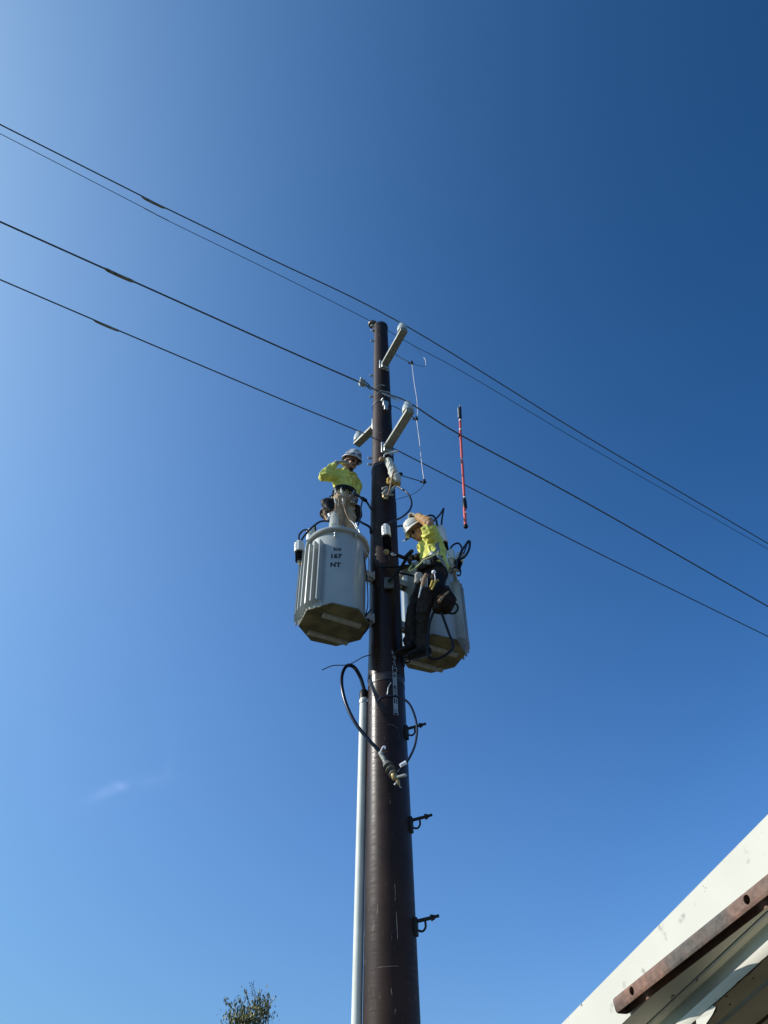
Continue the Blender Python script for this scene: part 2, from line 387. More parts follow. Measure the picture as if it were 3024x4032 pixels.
def flat_text(txt, size, mapper, name, m, parent, offset=0.0, sx=1.0, spacing=1.0):
    cu = bpy.data.curves.new('t', 'FONT'); cu.body = txt; cu.size = size; cu.align_x = 'CENTER'; cu.align_y = 'CENTER'; cu.offset = offset
    cu.space_character = spacing; cu.resolution_u = 4
    o = bpy.data.objects.new('t', cu); COL.objects.link(o)
    dg = bpy.context.evaluated_depsgraph_get(); dg.update()
    me = bpy.data.meshes.new_from_object(o.evaluated_get(dg)); bpy.data.objects.remove(o)
    b = bmesh.new(); b.from_mesh(me); bmesh.ops.triangulate(b, faces=b.faces)
    for v in b.verts: v.co = mapper(v.co.x * sx, v.co.y)
    b.to_mesh(me); b.free(); me.materials.clear()
    return link(name, me, m, parent)
# vertical label strip running down the pole, letters one under another
la = R(27); zt, zb = at(1556, 2562, PY - .15).z, at(1562, 2815, PY - .16).z
def strip(a0, a1, z0, z1, off, name, m, par, nn=40):
    mb = MB(); rr = []
    for k in range(nn + 1):
        z = z0 + (z1 - z0) * k / nn
        rr.append([on_pole(a0, z, off), on_pole(a1, z, off), on_pole(a1, z, off - .002), on_pole(a0, z, off - .002)])
    return mb.rings(rr).build(name, m, par, smooth=False)
hw = .028 / .17
plate = strip(la - hw * .75, la + hw * .75, zb, zt, .0045, 'label_plate', 'labelblue', pole)
mid = (zb + zt) / 2
LZ = zt - zb
cells = [(0.015, 'H'), (0.10, '9'), (0.19, 'S'), (0.275, 'M'), (0.36, '4'), (0.565, '2'), (0.655, 'R'), (0.765, '1'), (0.93, 'A')]
for f, ch in cells:
    zc = zt - LZ * (f + .03); hh = .036 * LZ / 1.0
    strip(la - hw * .5, la + hw * .5, zc - hh, zc + hh, .0062, 'label_tile', 'paint', plate, 2)
    flat_text(ch, .075, lambda x, y, zc=zc: on_pole(la + x / .17, zc + y, .0075), 'label_character', 'labelblue', plate)

def scuff(pts, r=.003):
    P_ = []
    for a, b in zip(pts, pts[1:]):
        for k in range(6): P_.append(on_pole(R(a[0] + (b[0] - a[0]) * k / 6), a[1] + (b[1] - a[1]) * k / 6, .0002))
    P_.append(on_pole(R(pts[-1][0]), pts[-1][1], .0002))
    MB().tube(P_, [r * .3] + [r] * (len(P_) - 2) + [r * .3], 6).build('scuff_mark', 'scuffed', pole)
def zpx(v): return at(1500, v, PY - .13).z
for pts, r in ((((-62, zpx(1740)), (-45, zpx(1722)), (-20, zpx(1706)), (5, zpx(1702))), .005), (((-55, zpx(1712)), (-25, zpx(1700))), .003), (((-40, zpx(1520)), (-10, zpx(1513)), (10, zpx(1513))), .004),
               (((-50, zpx(1790)), (-15, zpx(1786)), (0, zpx(1785))), .003), (((-65, zpx(1330)), (-50, zpx(1322))), .005), (((-40, zpx(2990)), (-15, zpx(2975)), (0, zpx(2972))), .004), (((0, zpx(2862)), (20, zpx(2866)), (34, zpx(2874))), .002),
               (((-28, zpx(3816)), (-10, zpx(3817)), (0, zpx(3816)), (18, zpx(3814))), .0018), (((-32, zpx(3770)), (-31, zpx(3800)), (-30, zpx(3828))), .0012), (((-38, zpx(3905)), (-35, zpx(3935)), (-30, zpx(3970))), .002), (((0, zpx(3900)), (2, zpx(3930))), .0018), (((-48, zpx(3978)), (-42, zpx(3979))), .004),
               (((12, zpx(3490)), (13, zpx(3530)), (12, zpx(3560))), .002), (((14, zpx(3600)), (15, zpx(3650)), (16, zpx(3715))), .003)):
    scuff(pts, r)

# ============================================================ standoff arms, insulators
ARM = V((0.45, -0.893, 0)).normalized()
def insulator_parts(par, base, scale=1.0, m='poly'):
    mb = MB(); s = scale
    mb.lathe([(.030 * s, 0), (.062 * s, .004), (.066 * s, .02 * s), (.062 * s, .085 * s), (.052 * s, .12 * s), (.030 * s, .138 * s), (.026 * s, .150 * s), (.034 * s, .158 * s), (.034 * s, .176 * s), (.018 * s, .186 * s)], base, seg=28)
    ins = mb.build('insulator', m, par)
    mb = MB(); mb.cap(base + V((0, 0, .178 * s)), base + V((0, 0, .20 * s)), .014 * s)
    mb.build('wire_clamp', 'galv', ins)
def standoff(pb, pe, sgn, label):
    """pb: point on the pole axis side, pe: bar end; horizontal rectangular bar"""
    d = (pe - pb); L = d.length; d.normalize(); side = V((0, 0, 1)).cross(d); up = V((0, 0, 1))
    rot = Matrix((side, d, up)).transposed()
    t = thing('standoff_arm', pb, label, 'crossarm', 'standoff arms bolted to the pole')
    mb = MB(); mb.box(pb + d * (L / 2), (.105, L, .046), rot).build('arm_bar', 'arm', t, bevel=.006)
    mb = MB(); mb.box(pb + d * .004, (.15, .016, .20), rot)
    mb.box(pb + d * .02 - up * .02, (.10, .04, .12), rot).build('mounting_plate', 'galv', t, bevel=.004)
    for k, s_ in ((.45, -.018), (.45, .024)):
        MB().cap(pb + d * L * k + side * s_ - up * .018, pb + d * L * k + side * s_ - up * .031, .007, seg=8).build('bolt_head', 'galv', t)
    insulator_parts(t, pb + d * (L - .055) + up * .024, 1.12)
    return pb + d * (L - .055) + up * .242
def arm_from_px(u, v, ang):
    Y = PY - math.cos(ang) * .13; p = at(u, v, Y); return p
b1 = at(1512, 1441, PY - .11); b2 = at(1522, 1768, PY - .12)
def solve_end(b, u, v):  # point at same height seen at u,v
    return atz(u, v, b.z - CAMZ)
e1 = solve_end(b1, 1592, 1298); e2 = solve_end(b2, 1616, 1617)
e3 = atz(1403, 1752, at(1466, 1645, PY + .1).z - CAMZ)
b3 = e3 + (V((PX, PY, 0)) - V((e3.x, e3.y, 0))).normalized() * 0.0
print('arms', b1, e1, (e1 - b1).length, b2, e2, (e2 - b2).length, e3)
w1 = standoff(b1, e1, 1, 'grey standoff arm nearest the pole top with grey insulator on its end')
w2 = standoff(b2, e2, 1, 'long grey standoff arm halfway down the bare pole, pointing to the right')
# third arm points away to the left behind the pole
z3 = at(1466, 1645, PY).z - .05
pole_back = V((PX - .06, PY + .10, z3))
e3 = atz(1403, 1752, z3 - CAMZ)
print('arm3', pole_back, e3, (e3 - pole_back).length)
w3 = standoff(V((PX, PY, z3)) + (e3 - V((PX, PY, z3))).normalized() * .12, e3, 1, 'short grey standoff arm on the left of the pole above the worker')

# ============================================================ line wires
AZ = R(59.5)
def conductor(name, label, p0, left, right, r, m, splice=None, group='overhead line wires', mids=(), extra=14):
    L = [atplane(u, v, p0, AZ) for u, v in left]; Rr = [atplane(u, v, p0, AZ) for u, v in right]
    print(name, [round(p.z, 2) for p in L], round(p0.z, 2), [round(p.z, 2) for p in Rr])
    dl = (L[0] - L[1]).normalized(); dr = (Rr[-1] - Rr[-2]).normalized() if len(Rr) > 1 else (Rr[-1] - p0).normalized()
    pts = [L[0] + dl * extra] + L + [p0] + Rr + [Rr[-1] + dr * extra]
    t = thing(name, p0, label, 'power line', group)
    mb = MB(); mb.tube(spline(pts, 6), r, 8).build('wire_strand', m, t)
    if splice:
        (ua, va), (ub, vb), rs = splice
        a, b = atplane(ua, va, p0, AZ), atplane(ub, vb, p0, AZ); c = a.lerp(b, .5) - V((0, 0, .012))
        q = spline([a, a.lerp(c, .35) - V((0, 0, .004)), c, c.lerp(b, .65) - V((0, 0, .004)), b], 5)
        rr = [rs * (.55 + .45 * min(1, 6 * min(i, len(q) - 1 - i) / (len(q) - 1))) for i in range(len(q))]
        mb = MB(); mb.tube(q, rr, 10).build('splice_sleeve', 'sleeve', t)
    return t
conductor('power_line', 'uppermost thick power line resting on the insulator beside the pole top', w1,
          [(0, 490), (545, 765), (650, 818), (1050, 1012)], [(2300, 1714), (3024, 2140)], .0085, 'wire', ((558, 775), (650, 820), .015))
conductor('power_line', 'thick middle power line carrying a boxy clamp left of the pole', w2,
          [(0, 873), (395, 1050), (545, 1117), (1100, 1366), (1425, 1509), (1500, 1546)], [(1810, 1711), (2300, 1975), (3024, 2388)], .0095, 'wire', ((410, 1056), (530, 1110), .018))
w3b = w3
conductor('power_line', 'lowest thick power line passing behind the pole below the arms', w3b,
          [(0, 1101), (355, 1253), (485, 1309), (1100, 1569)], [(1548, 1765), (1822, 1905), (2300, 2150), (3024, 2506)], .0085, 'wire', ((368, 1260), (472, 1304), .0145))
# neutral on pole-top insulator
pt = at(1468, 1277, PY - .02)
nt_ = thing('pole_top_insulator', pt, 'small dark disc insulator on a bracket at the very top of the pole', 'insulator')
mb = MB(); mb.lathe([(.02, -.02), (.068, -.018), (.076, .0), (.066, .014), (.03, .03), (.022, .055), (.03, .062), (.018, .08)], pt, seg=24).build('insulator_disc', 'dark_poly', nt_)
mb = MB(); mb.box(pt + V((.012, 0, -.13)), (.022, .014, .24)); mb.box(pt + V((.04, 0, -.21)), (.07, .02, .03)); mb.box(pt + V((.04, 0, -.07)), (.07, .02, .02))
mb.build('bracket', 'galv', nt_, bevel=.003)
for dz in (-.07, -.21): MB().cap(pt + V((-.02, -.02, dz)), pt + V((.02, -.02, dz)), .014, seg=8).build('bolt_head', 'galv', nt_)
conductor('power_line', 'thin dark power line running over the small insulator on the pole top', pt + V((0, 0, .06)),
          [(0, 526), (560, 815), (660, 868), (1100, 1083)], [(1620, 1356), (1850, 1480), (2300, 1748), (3024, 2162)], .0048, 'thinwire', ((555, 812), (665, 869), .0065))

# bolted clamp on the middle line, its tail runs to the pole
pc = atplane(1427, 1510, w2, AZ); wd = V((math.sin(AZ), math.cos(AZ), 0)); rotw = Matrix((wd, V((-wd.y, wd.x, 0)), V((0, 0, 1)))).transposed()
t = thing('line_clamp', pc, 'boxy bolted clamp gripping the middle power line left of the pole', 'clamp')
mb = MB(); mb.box(pc, (.085, .05, .06), rotw); mb.box(pc + V((.0, 0, .035)), (.05, .07, .02), rotw).build('clamp_body', 'arm', t, bevel=.006)
for i, (a, b, c) in enumerate(((-.035, -.03, .045), (.015, -.02, .055), (.05, .02, .04), (-.03, .0, -.05), (.03, -.01, -.055))):
    q = pc + rotw @ V((a, b, c)); mb = MB(); mb.cap(q - V((0, 0, .012)), q + V((0, 0, .012)), .011, seg=10); mb.build('bolt', 'galv', t)
mb = MB(); mb.tube(spline([pc + V((0, 0, .05)), pc + rotw @ V((.05, 0, .06)), pc + wd * .10 + V((.0, .02, .05))], 6), .006)
mb.tube(spline([pc + rotw @ V((.05, .0, .03)), pc + rotw @ V((.09, .02, .0)), pc + wd * .12 + V((0, .03, .0))], 6), .006).build('jumper_tail', 'thinwire', t)

# hardware on the pole's left side
def eye_bolt(u, v, ang, label):
    z = at(u, v, PY).z; p = on_pole(R(ang), z)
    o = V((math.sin(R(ang)), -math.cos(R(ang)), 0))
    t = thing('pole_bolt', p, label, 'bolt', 'bolts through the pole')
    mb = MB(); mb.cap(p - o * .01, p + o * .045, .009, seg=10).build('shank', 'galv', t)
    mb = MB(); mb.lathe([(.022, 0), (.022, .012)], p + o * .012, o, seg=6); mb.lathe([(.018, 0), (.018, .014)], p + o * .03, o, seg=6).build('nut', 'galv', t)
eye_bolt(1466, 1345, -85, 'bright bolt end sticking out just below the pole-top insulator')
eye_bolt(1463, 1480, -88, 'small bright bolt end level with the line clamp')
eye_bolt(1461, 1564, -86, 'pair of bright nuts where the upper strap band wraps the pole')
eye_bolt(1462, 1806, -86, 'small bright bolt end beside the hatted worker')
eye_bolt(1461, 1832, -84, 'bright nuts where the lower strap band wraps the pole beside the worker')
# small bracket on the front below the upper band
q = on_pole(R(22), at(1512, 1600, PY - .12).z)
t = thing('pole_bracket', q, 'small white metal bracket on the shaded face under the upper band', 'bracket')
mb = MB(); mb.box(q + V((0, -.02, .03)), (.075, .045, .09), Matrix.Rotation(R(22), 3, 'Z')).build('bracket_body', 'galv', t, bevel=.006)
mb = MB(); mb.box(q + V((.006, -.03, -.06)), (.05, .03, .10), Matrix.Rotation(R(22), 3, 'Z')).build('bracket_lug', 'galv', t, bevel=.006)
mb = MB(); mb.cap(q + V((-.05, -.03, .09)), q + V((-.03, -.06, .10)), .014).build('bolt', 'galv', t)
# tie wires left loose round the middle line in front of the pole
pa = atplane(1500, 1546, w2, AZ); pb_ = atplane(1570, 1580, w2, AZ)
t = thing('tie_wire', pa, 'bundle of loose tie wire wrapped along the middle line crossing the pole', 'wire')
mb = MB()
for k in range(3):
    o = V((0, 0, .008 * (k - 1)))
    mb.tube(spline([pa + o, pa.lerp(pb_, .3) + o * 2 + V((0, -.008, 0)), pa.lerp(pb_, .7) - o + V((0, -.006, .004)), pb_ + o * .5], 8), .006, 6)
mb.build('wrapped_strands', 'galv', t)
mb = MB(); mb.tube(spline([pa + V((-.05, -.02, -.06)), pa + V((.0, -.04, -.02)), pa + V((.07, -.03, -.03)), pa + V((.12, -.03, -.05))], 8), .005, 6)
mb.tube(spline([pa + V((-.07, -.02, .06)), pa + V((-.01, -.04, .10)), pa + V((.05, -.03, .10))], 8), .004, 6).build('loose_end', 'galv', t)

# ============================================================ spur wires with connectors and white link cord
def spur(pts, Y, label, conn, tail=None, r=.006):
    P = [at(u, v, y) for (u, v), y in zip(pts, Y)]
    t = thing('spur_wire', P[0], label, 'wire', 'short spur wires right of the pole')
    MB().tube(spline(P, 6), r, 8).build('wire_strand', 'thinwire', t)
    c = at(*conn)
    mb = MB(); mb.ell(c, (.026, .022, .022)); mb.cap(c + V((-.05, 0, .012)), c, .011, .015, 8); mb.box(c + V((.0, -.015, .015)), (.03, .02, .04)).build('connector', 'thinwire', t)
    if tail:
        MB().tube(spline([at(*q) for q in tail], 8), .0035, 6).build('tail', 'thinwire', t)
    return c
YS = 6.3
c1 = spur([(1530, 1362), (1562, 1398), (1600, 1420), (1622, 1431)], [6.2, YS, YS, YS], 'short spur wire ending in a connector right of the topmost arm', (1622, 1431, YS), [(1622, 1431, YS), (1650, 1440, YS), (1672, 1441, YS), (1677, 1432, YS)])
c2 = spur([(1536, 1596), (1560, 1604), (1600, 1628), (1640, 1651)], [6.2, YS, YS, YS], 'short spur wire behind the middle arm insulator with a round connector', (1640, 1651, YS))
c3 = spur([(1553, 1860), (1583, 1873), (1630, 1887), (1671, 1899)], [6.2, YS, YS, YS], 'short spur wire right of the wrapped cutout ending in a connector', (1671, 1899, YS), [(1671, 1904, YS), (1655, 1925, YS), (1620, 1948, YS), (1555, 1968, YS - .05)])
t = thing('link_cord', c1, 'thin white cord linking the three spur wire connectors', 'cord')
MB().tube(spline([c1, at(1630, 1500, YS), at(1641, 1570, YS), at(1644, 1630, YS), c2], 6), .0055, 6).build('upper_length', 'cord', t)
MB().tube(spline([c2, at(1652, 1740, YS), at(1661, 1830, YS), c3], 6), .0055, 6).build('lower_length', 'cord', t)
t = thing('loose_strand', at(1672, 1410, YS), 'tiny curved white strand hanging free right of the topmost arm', 'wire')
MB().tube(spline([at(1669, 1408, YS), at(1675, 1418, YS), at(1677, 1432, YS), at(1676, 1441, YS)], 5), .006, 6).build('strand', 'cord', t)
t = thing('loose_strand', at(1650, 1390, YS), 'fine dark strand drooping from the thin line beyond the topmost arm', 'wire')
MB().tube(spline([at(1632, 1365, YS), at(1645, 1378, YS), at(1660, 1396, YS)], 5), .003, 6).build('strand', 'thinwire', t)

# ============================================================ canvas-wrapped cutout
YC = 5.86
def P(u, v, y=YC): return at(u, v, y)
t = thing('wrapped_cutout', P(1535, 1890), 'fuse cutout on the pole bundled in pale canvas and golden cloth', 'cutout')
mb = MB(); mb.cap(P(1530, 1816), P(1545, 1850), .048, .055); mb.cap(P(1545, 1850), P(1560, 1888), .055, .062); mb.cap(P(1560, 1888), P(1562, 1900), .06, .045)
link('canvas_cover', remesh(mb, .007, 2, .010, 16, 1), 'canvas', t)
mb = MB(); mb.cap(P(1497, 1812), P(1508, 1806), .030, .028); mb.cap(P(1508, 1806), P(1524, 1810), .026, .018)
link('cloth_knot', remesh(mb, .006, 2, .010, 22, 4), 'tanbag', t)
mb = MB(); mb.cap(P(1533, 1893), P(1548, 1898), .042, .040); mb.cap(P(1548, 1898), P(1570, 1905), .036, .03)
link('cloth_wrap', remesh(mb, .006, 2, .014, 22, 9), 'golden', t)
MB().tube(spline([P(1511, 1800, 5.8), P(1516, 1788, 5.8), P(1540, 1782, 5.8), P(1566, 1777, 5.8)], 6), [.008] * 13 + [.012] * 6, 8).build('lead_wire', 'capw', t)
mb = MB(); mb.tube(spline([P(1552, 1850, 5.78), P(1544, 1880, 5.78), P(1538, 1910, 5.78), P(1533, 1935, 5.78), P(1524, 1952, 5.78)], 6), .011, 8); mb.build('tie_strap', 'tanbag', t)
mb = MB(); mb.cap(P(1508, 1925), P(1524, 1920), .02); mb.cap(P(1510, 1944), P(1526, 1926), .022, .018); mb.cap(P(1524, 1948), P(1556, 1915), .018, .014); mb.cap(P(1510, 1950), P(1548, 1948), .016, .012)
mb.build('cutout_frame', 'arm', t)
mb = MB(); mb.cap(P(1511, 1953), P(1518, 1962), .022, .016); mb.cap(P(1521, 1965), P(1528, 1950), .014, .01)
link('contact', remesh(mb, .006, 1, .010, 30, 2), 'brass', t)
mb = MB(); mb.cap(P(1566, 1872, 5.95), P(1580, 1866, 5.95), .03, .022); mb.cap(P(1566, 1872, 5.95), P(1568, 1895, 5.95), .026, .03); mb.build('mounting_clamp', 'step', t)

# ============================================================ transformers
W = V((0.883, 0.47, 0)).normalized()
def transformer(c, ang_pole, fin_angles, label, lettering, finlen=.090):
    """c: bottom centre; angles from -Y towards +X; ang_pole points at the pole"""
    t = thing('transformer', c, label, 'transformer', 'transformers hung on the pole')
    H, r = 1.02, .298
    def cyl(a, rr, z): return c + V((math.sin(a) * rr, -math.cos(a) * rr, z))
    mb = MB(); mb.lathe([(r, .013), (r, H - .05)], c, seg=96).build('tank', 'tank', t)
    a0 = math.atan2(0, 1)
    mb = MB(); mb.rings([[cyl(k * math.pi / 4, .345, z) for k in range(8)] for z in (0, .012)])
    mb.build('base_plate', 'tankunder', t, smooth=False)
    side = V((-W.y, W.x, 0)); rot = Matrix((W, side, V((0, 0, 1)))).transposed()
    for s_, l_ in ((-.125, .40), (.185, .42)):
        MB().box(c + side * s_ + W * .02 - V((0, 0, .018)), (l_, .045, .034), rot).build('base_rail', 'arm', t, bevel=.003)
    # rounded flange band and domed lid
    mb = MB(); mb.lathe([(r + .001, H - .052), (r + .034, H - .050), (r + .042, H - .036), (r + .038, H - .016), (r + .018, H - .004), (r - .01, H)], c, seg=96).build('lid_band', 'tank', t)
    mb = MB(); mb.lathe([(r - .008, H - .012), (r - .015, H + .012), (r * .8, H + .038), (r * .45, H + .055), (.01, H + .06)], c, seg=64)
    lid = mb.build('lid', 'tank', t)
    for i, a in enumerate(fin_angles):
        mb = MB(); n = V((math.cos(a), math.sin(a), 0)); th = .0022
        out = r + finlen
        prof = [(r - .002, .10), (out, .045), (out, H - .215), (out - .012, H - .20), (r - .002, H - .20)]
        mb.rings([[cyl(a, q, z) + n * s_ for q, z in prof] for s_ in (-th, th)])
        mb.box(cyl(a, out, (H - .17) / 2), (.012, .007, H - .27), Matrix.Rotation(a, 3, 'Z'))
        mb.build('cooling_fin', 'tank', t, smooth=False)
    # hanger brackets towards the pole
    d = V((math.sin(ang_pole), -math.cos(ang_pole), 0)); rot = Matrix.Rotation(ang_pole, 3, 'Z')
    gap = (V((PX, PY, 0)) - V((c.x, c.y, 0))).length
    for zc in (.24, .80):
        rp = pr(c.z + zc); L = gap - rp - r
        mb = MB(); mb.box(c + d * (r + L / 2 - .004) + V((0, 0, zc)), (.10, L + .012, .012), rot)
        for s_ in (-.045, .045): mb.box(c + d * (r + L / 2 - .004) + rot @ V((s_, 0, 0)) + V((0, 0, zc - .035)), (.010, L + .012, .06), rot)
        mb.box(c + d * (r + L - .004) + V((0, 0, zc - .03)), (.11, .012, .11), rot)
        mb.build('hanger_bracket', 'tank', t, bevel=.002)
        mb = MB(); q = c + d * (r + L - .035) + V((0, 0, zc - .05)); mb.cap(q - d * .02, q + d * .03, .016, seg=8).build('hanger_bolt', 'galv', t)
    # clamp bolt and eye on the front of the tank
    mb = MB()
    mb.lathe([(.005, -.145), (.011, -.143), (.012, -.128), (.005, -.12), (.005, -.108), (.012, -.104), (.013, -.09), (.005, -.086), (.006, -.07)], cyl(R(-1), r + .016, H), seg=12).build('lid_bolt', 'galv', t)
    mb = MB(); mb.box(cyl(R(38), r + .02, H - .06), (.012, .04, .07), Matrix.Rotation(R(38), 3, 'Z')).build('lifting_lug', 'tank', t, bevel=.002)
    if lettering:
        for txt, z, sz in (('167', H - .395, .080), ('NT', H - .508, .078)):
            flat_text(txt, sz, lambda x, y, z=z: cyl(R(2) + x / r, r + .0015, z + y), 'stencilled_lettering', 'paint', t, offset=.0040, sx=.92, spacing=1.06)
        bz = H - .30
        mb = MB(); mb.rings([[cyl(R(4.5) + sx_ * .037 / r, r + o, bz + sz_ * .018) for sx_, sz_ in ((-1, -1), (-.33, -1), (.33, -1), (1, -1), (1, 1), (.33, 1), (-.33, 1), (-1, 1))] for o in (.0004, .0016)]).build('maker_badge', 'paint', t, smooth=False)
        flat_text('\u2248ZLP', .024, lambda x, y: cyl(R(4.5) + x / r, r + .003, bz + y), 'badge_mark', 'tank', t, offset=.001, sx=.95)
    return t, lid, c + V((0, 0, H)), cyl
def bushing(par, base, h=.20, r=.040):
    prof = [(r * .9, -.02), (r * 1.15, 0)]
    n = 6
    for k in range(n):
        z = .01 + k * h / n; rr = r * (1.18 - .32 * k / n)
        prof += [(rr * .58, z), (rr * .60, z + .005), (rr, z + .010), (rr, z + .016), (rr * .60, z + .020)]
    prof += [(r * .5, h), (r * .4, h + .012)]
    b = MB().lathe(prof, base, seg=28).build('high_voltage_bushing', 'capw', par)
    MB().cap(base + V((0, 0, h)), base + V((0, 0, h + .05)), .010, .009, 8).build('terminal_stud', 'galv', b)
    return base + V((0, 0, h + .045))
cL = at(1316, 2463, 5.80)
cL = V((cL.x, 5.80, at(1316, 2463, 5.80).z))
angL = math.atan2(PX - cL.x, -(PY - cL.y))
finsL = [R(a) for a in (-23, -32.5, -42, -51.5, -61, -70.5, -80, -89.5, -99)]
TL, lidL, topL, cylL = transformer(cL, angL, finsL, 'light grey finned transformer stencilled 167 NT on the left of the pole', True)
print('left tank', cL, angL)
hv1 = bushing(TL, at(1314, 2077, 5.62), .19, .044)
cR = V((2 * PX - cL.x - .02, 6.40, cL.z)); q = at(1702, 2577, 6.40); cR = V((q.x, 6.40, q.z))
print('right tank', cR, at(1702, 2577, 6.40))
angR = math.atan2(PX - cR.x, -(PY - cR.y))
finsR = [R(a) for a in (58, 68, 78, 88, 98, 108, 118)]
TR, lidR, topR, cylR = transformer(cR, angR, finsR, 'shaded grey transformer on the right of the pole behind the second worker', False)
for p_, par in ((at(1740, 2236, 6.25), TR),): bushing(par, p_, .17, .046)
# low-voltage bushing behind the left tank lid
lv = at(1222, 2118, 5.95)
b = MB().lathe([(.045, -.05), (.045, .02), (.035, .03), (.05, .045), (.05, .10), (.03, .12)], lv, seg=20).build('low_voltage_bushing', 'capw', TL)
MB().lathe([(.030, 0), (.034, .05), (.02, .06)], lv + V((.03, 0, .10)), seg=14).build('terminal', 'tank', b)

# ============================================================ surge arresters
def arrester(u, v, Y, label, axis=(0, 0, 1), s=1.0, caplen=.13, body=.17, sheds=7, bm='black'):
    """cap top seen at u,v"""
    ax = V(axis).normalized(); top = at(u, v, Y)
    t = thing('surge_arrester', top - ax * (caplen + body) * s, label, 'surge arrester', 'surge arresters around the transformers')
    o = top - ax * caplen * s
    MB().lathe([(.050 * s, -.004 * s), (.054 * s, .0), (.052 * s, caplen * s * .7), (.047 * s, caplen * s * .86), (.030 * s, caplen * s)], o, ax, seg=10).build('cover_cap', 'capw', t, angle=25)
    prof = [(.02 * s, 0)]
    for k in range(sheds):
        z = body * s * k / sheds; prof += [(.031 * s, z + .002), (.046 * s, z + .005), (.031 * s, z + body * s / sheds * .75)]
    prof += [(.03 * s, body * s + .02)]
    MB().lathe(prof, o - ax * body * s, ax, seg=20).build('shed_body', bm, t)
    e = o - ax * body * s
    MB().cap(e + ax * .01, e - ax * .045 * s, .022 * s, .012 * s, 8).build('end_stud', 'brass', t)
    for z in (.25, .5, .75): MB().ell(o + ax * caplen * s * z - V((.035, .042, 0)) * s, (.006, .006, .006), sub=1).build('vent_button', 'black', t)
    return top, e
aL, aLe = arrester(1178, 2133, 5.62, 'surge arrester with white cap at the far left of the left transformer', (-.08, -.1, 1), s=1.0, body=.12, sheds=4)
aC, aCe = arrester(1518, 2067, 5.62, 'surge arrester with white cap and black ribs in front of the pole', (-.05, -.15, 1), s=.92, caplen=.155, body=.20, sheds=9)
aB, aBe = arrester(1731, 2073, 6.15, 'white surge arrester cap showing behind the back of the second worker', (-.10, -.1, 1), s=1.15, caplen=.21, body=.1, sheds=4)
aM, aMe = arrester(1774, 2166, 6.05, 'white capped arrester between the second worker and the rightmost arrester', (0, -.05, 1), s=.82, caplen=.16, body=.12, sheds=4, bm='capw')
aR, aRe = arrester(1818, 2176, 6.05, 'tilted white and black surge arrester farthest right, cable looped over it', (.35, -.1, 1), s=.98, caplen=.13, body=.12, sheds=5)
# mounting arms for the arresters (bolted to what carries them)
def bracket(pts, label, m='step', r=.018, cat='bracket'):
    t = thing('mounting_bracket', pts[0], label, cat, 'brackets carrying arresters')
    MB().tube([V(p) for p in pts], r, 8).build('bracket_bar', m, t)
    for p in (pts[0], pts[-1]): MB().ell(p, (r * 1.5, r * 1.5, r * 1.2), sub=2).build('bolt_head', 'galv', t)
bracket([aLe, aLe + V((.04, .05, -.03)), V((cylL(R(-75), .30, 0).x, cylL(R(-75), .30, 0).y, aLe.z - .05))], 'bracket holding the leftmost arrester to its tank')
bracket([aRe, at(1786, 2235, 6.2), topR + V((.20, -.12, -.1))], 'black bracket under the tilted rightmost arrester', r=.022)
bracket([aMe, at(1772, 2245, 6.15), topR + V((.13, -.20, -.06))], 'bracket under the middle capped arrester', m='tank', r=.026)
bracket([aBe, topR + V((.02, -.05, .04))], 'bracket behind the second worker for the arrester', m='tank', r=.024)
# front bracket: bar from the centre arrester to the right, with strut down to a white foot
t = thing('mounting_bracket', aCe, 'dark angled steel bracket running from the centre arrester past the pole', 'bracket', 'brackets carrying arresters')
e0 = at(1529, 2178, 5.66); e1_ = at(1600, 2200, 5.72); e2_ = at(1530, 2290, 5.86)
mb = MB(); mb.tube([at(1522, 2174, 5.64), at(1560, 2184, 5.68), e1_, at(1616, 2203, 5.74)], .020, 6).build('top_bar', 'step', t)
mb = MB(); mb.tube([e1_, at(1576, 2240, 5.82), e2_], .019, 6).build('diagonal_strut', 'step', t)
mb = MB(); mb.tube([at(1594, 2196, 5.7), at(1618, 2172, 5.68)], .020, 6); mb.cap(at(1616, 2176, 5.68), at(1622, 2170, 5.68), .022).build('upright_lug', 'step', t)
mb = MB(); mb.tube([at(1576, 2240, 5.84), at(1620, 2226, 5.9)], .018, 6).build('side_bar', 'step', t)
mb = MB(); mb.box(at(1532, 2296, 5.90), (.10, .03, .14)); mb.build('foot_plate', 'termgrey', t, bevel=.01)
mb = MB(); mb.cap(at(1520, 2172, 5.60), at(1524, 2180, 5.60), .03, .02).build('terminal_nut', 'brass', t)
mb = MB(); mb.tube(spline([at(1540, 2182, 5.6), at(1548, 2186, 5.6), at(1560, 2184, 5.6)], 5), .006, 6); mb.tube(spline([at(1538, 2180, 5.6), at(1550, 2178, 5.6)], 2), .006, 6).build('lead_end', 'cord', t)

# ============================================================ cables
def cable(name, label, pts, r, m='cable', group=None, cat='cable', part='jacket', n=8, ends=None):
    Pp = [at(*q) if len(q) == 3 else q[0] for q in pts]
    t = thing(name, Pp[0], label, cat, group)
    MB().tube(spline(Pp, n), r, 10).build(part, m, t)
    if ends: 
        MB().cap(Pp[-1], Pp[-1] + (Pp[-1] - Pp[-2]).normalized() * .03, r * .6, r * .5, 8).build('bare_end', ends, t)
    return t
G = 'black jumper cables'
cable('jumper_cable', 'bright edged cable sweeping from the leftmost arrester up to the bushing', [(1184, 2131, 5.64), (1202, 2105, 5.64), (1225, 2080, 5.64), (1250, 2060, 5.64), (1270, 2052, 5.64), (1300, 2053, 5.66)], .011, group=G)
cable('jumper_cable', 'small hooped cable rising from the leftmost arrester cap', [(1177, 2132, 5.64), (1178, 2108, 5.66), (1190, 2092, 5.7), (1205, 2086, 5.76), (1217, 2089, 5.85)], .011, group=G)
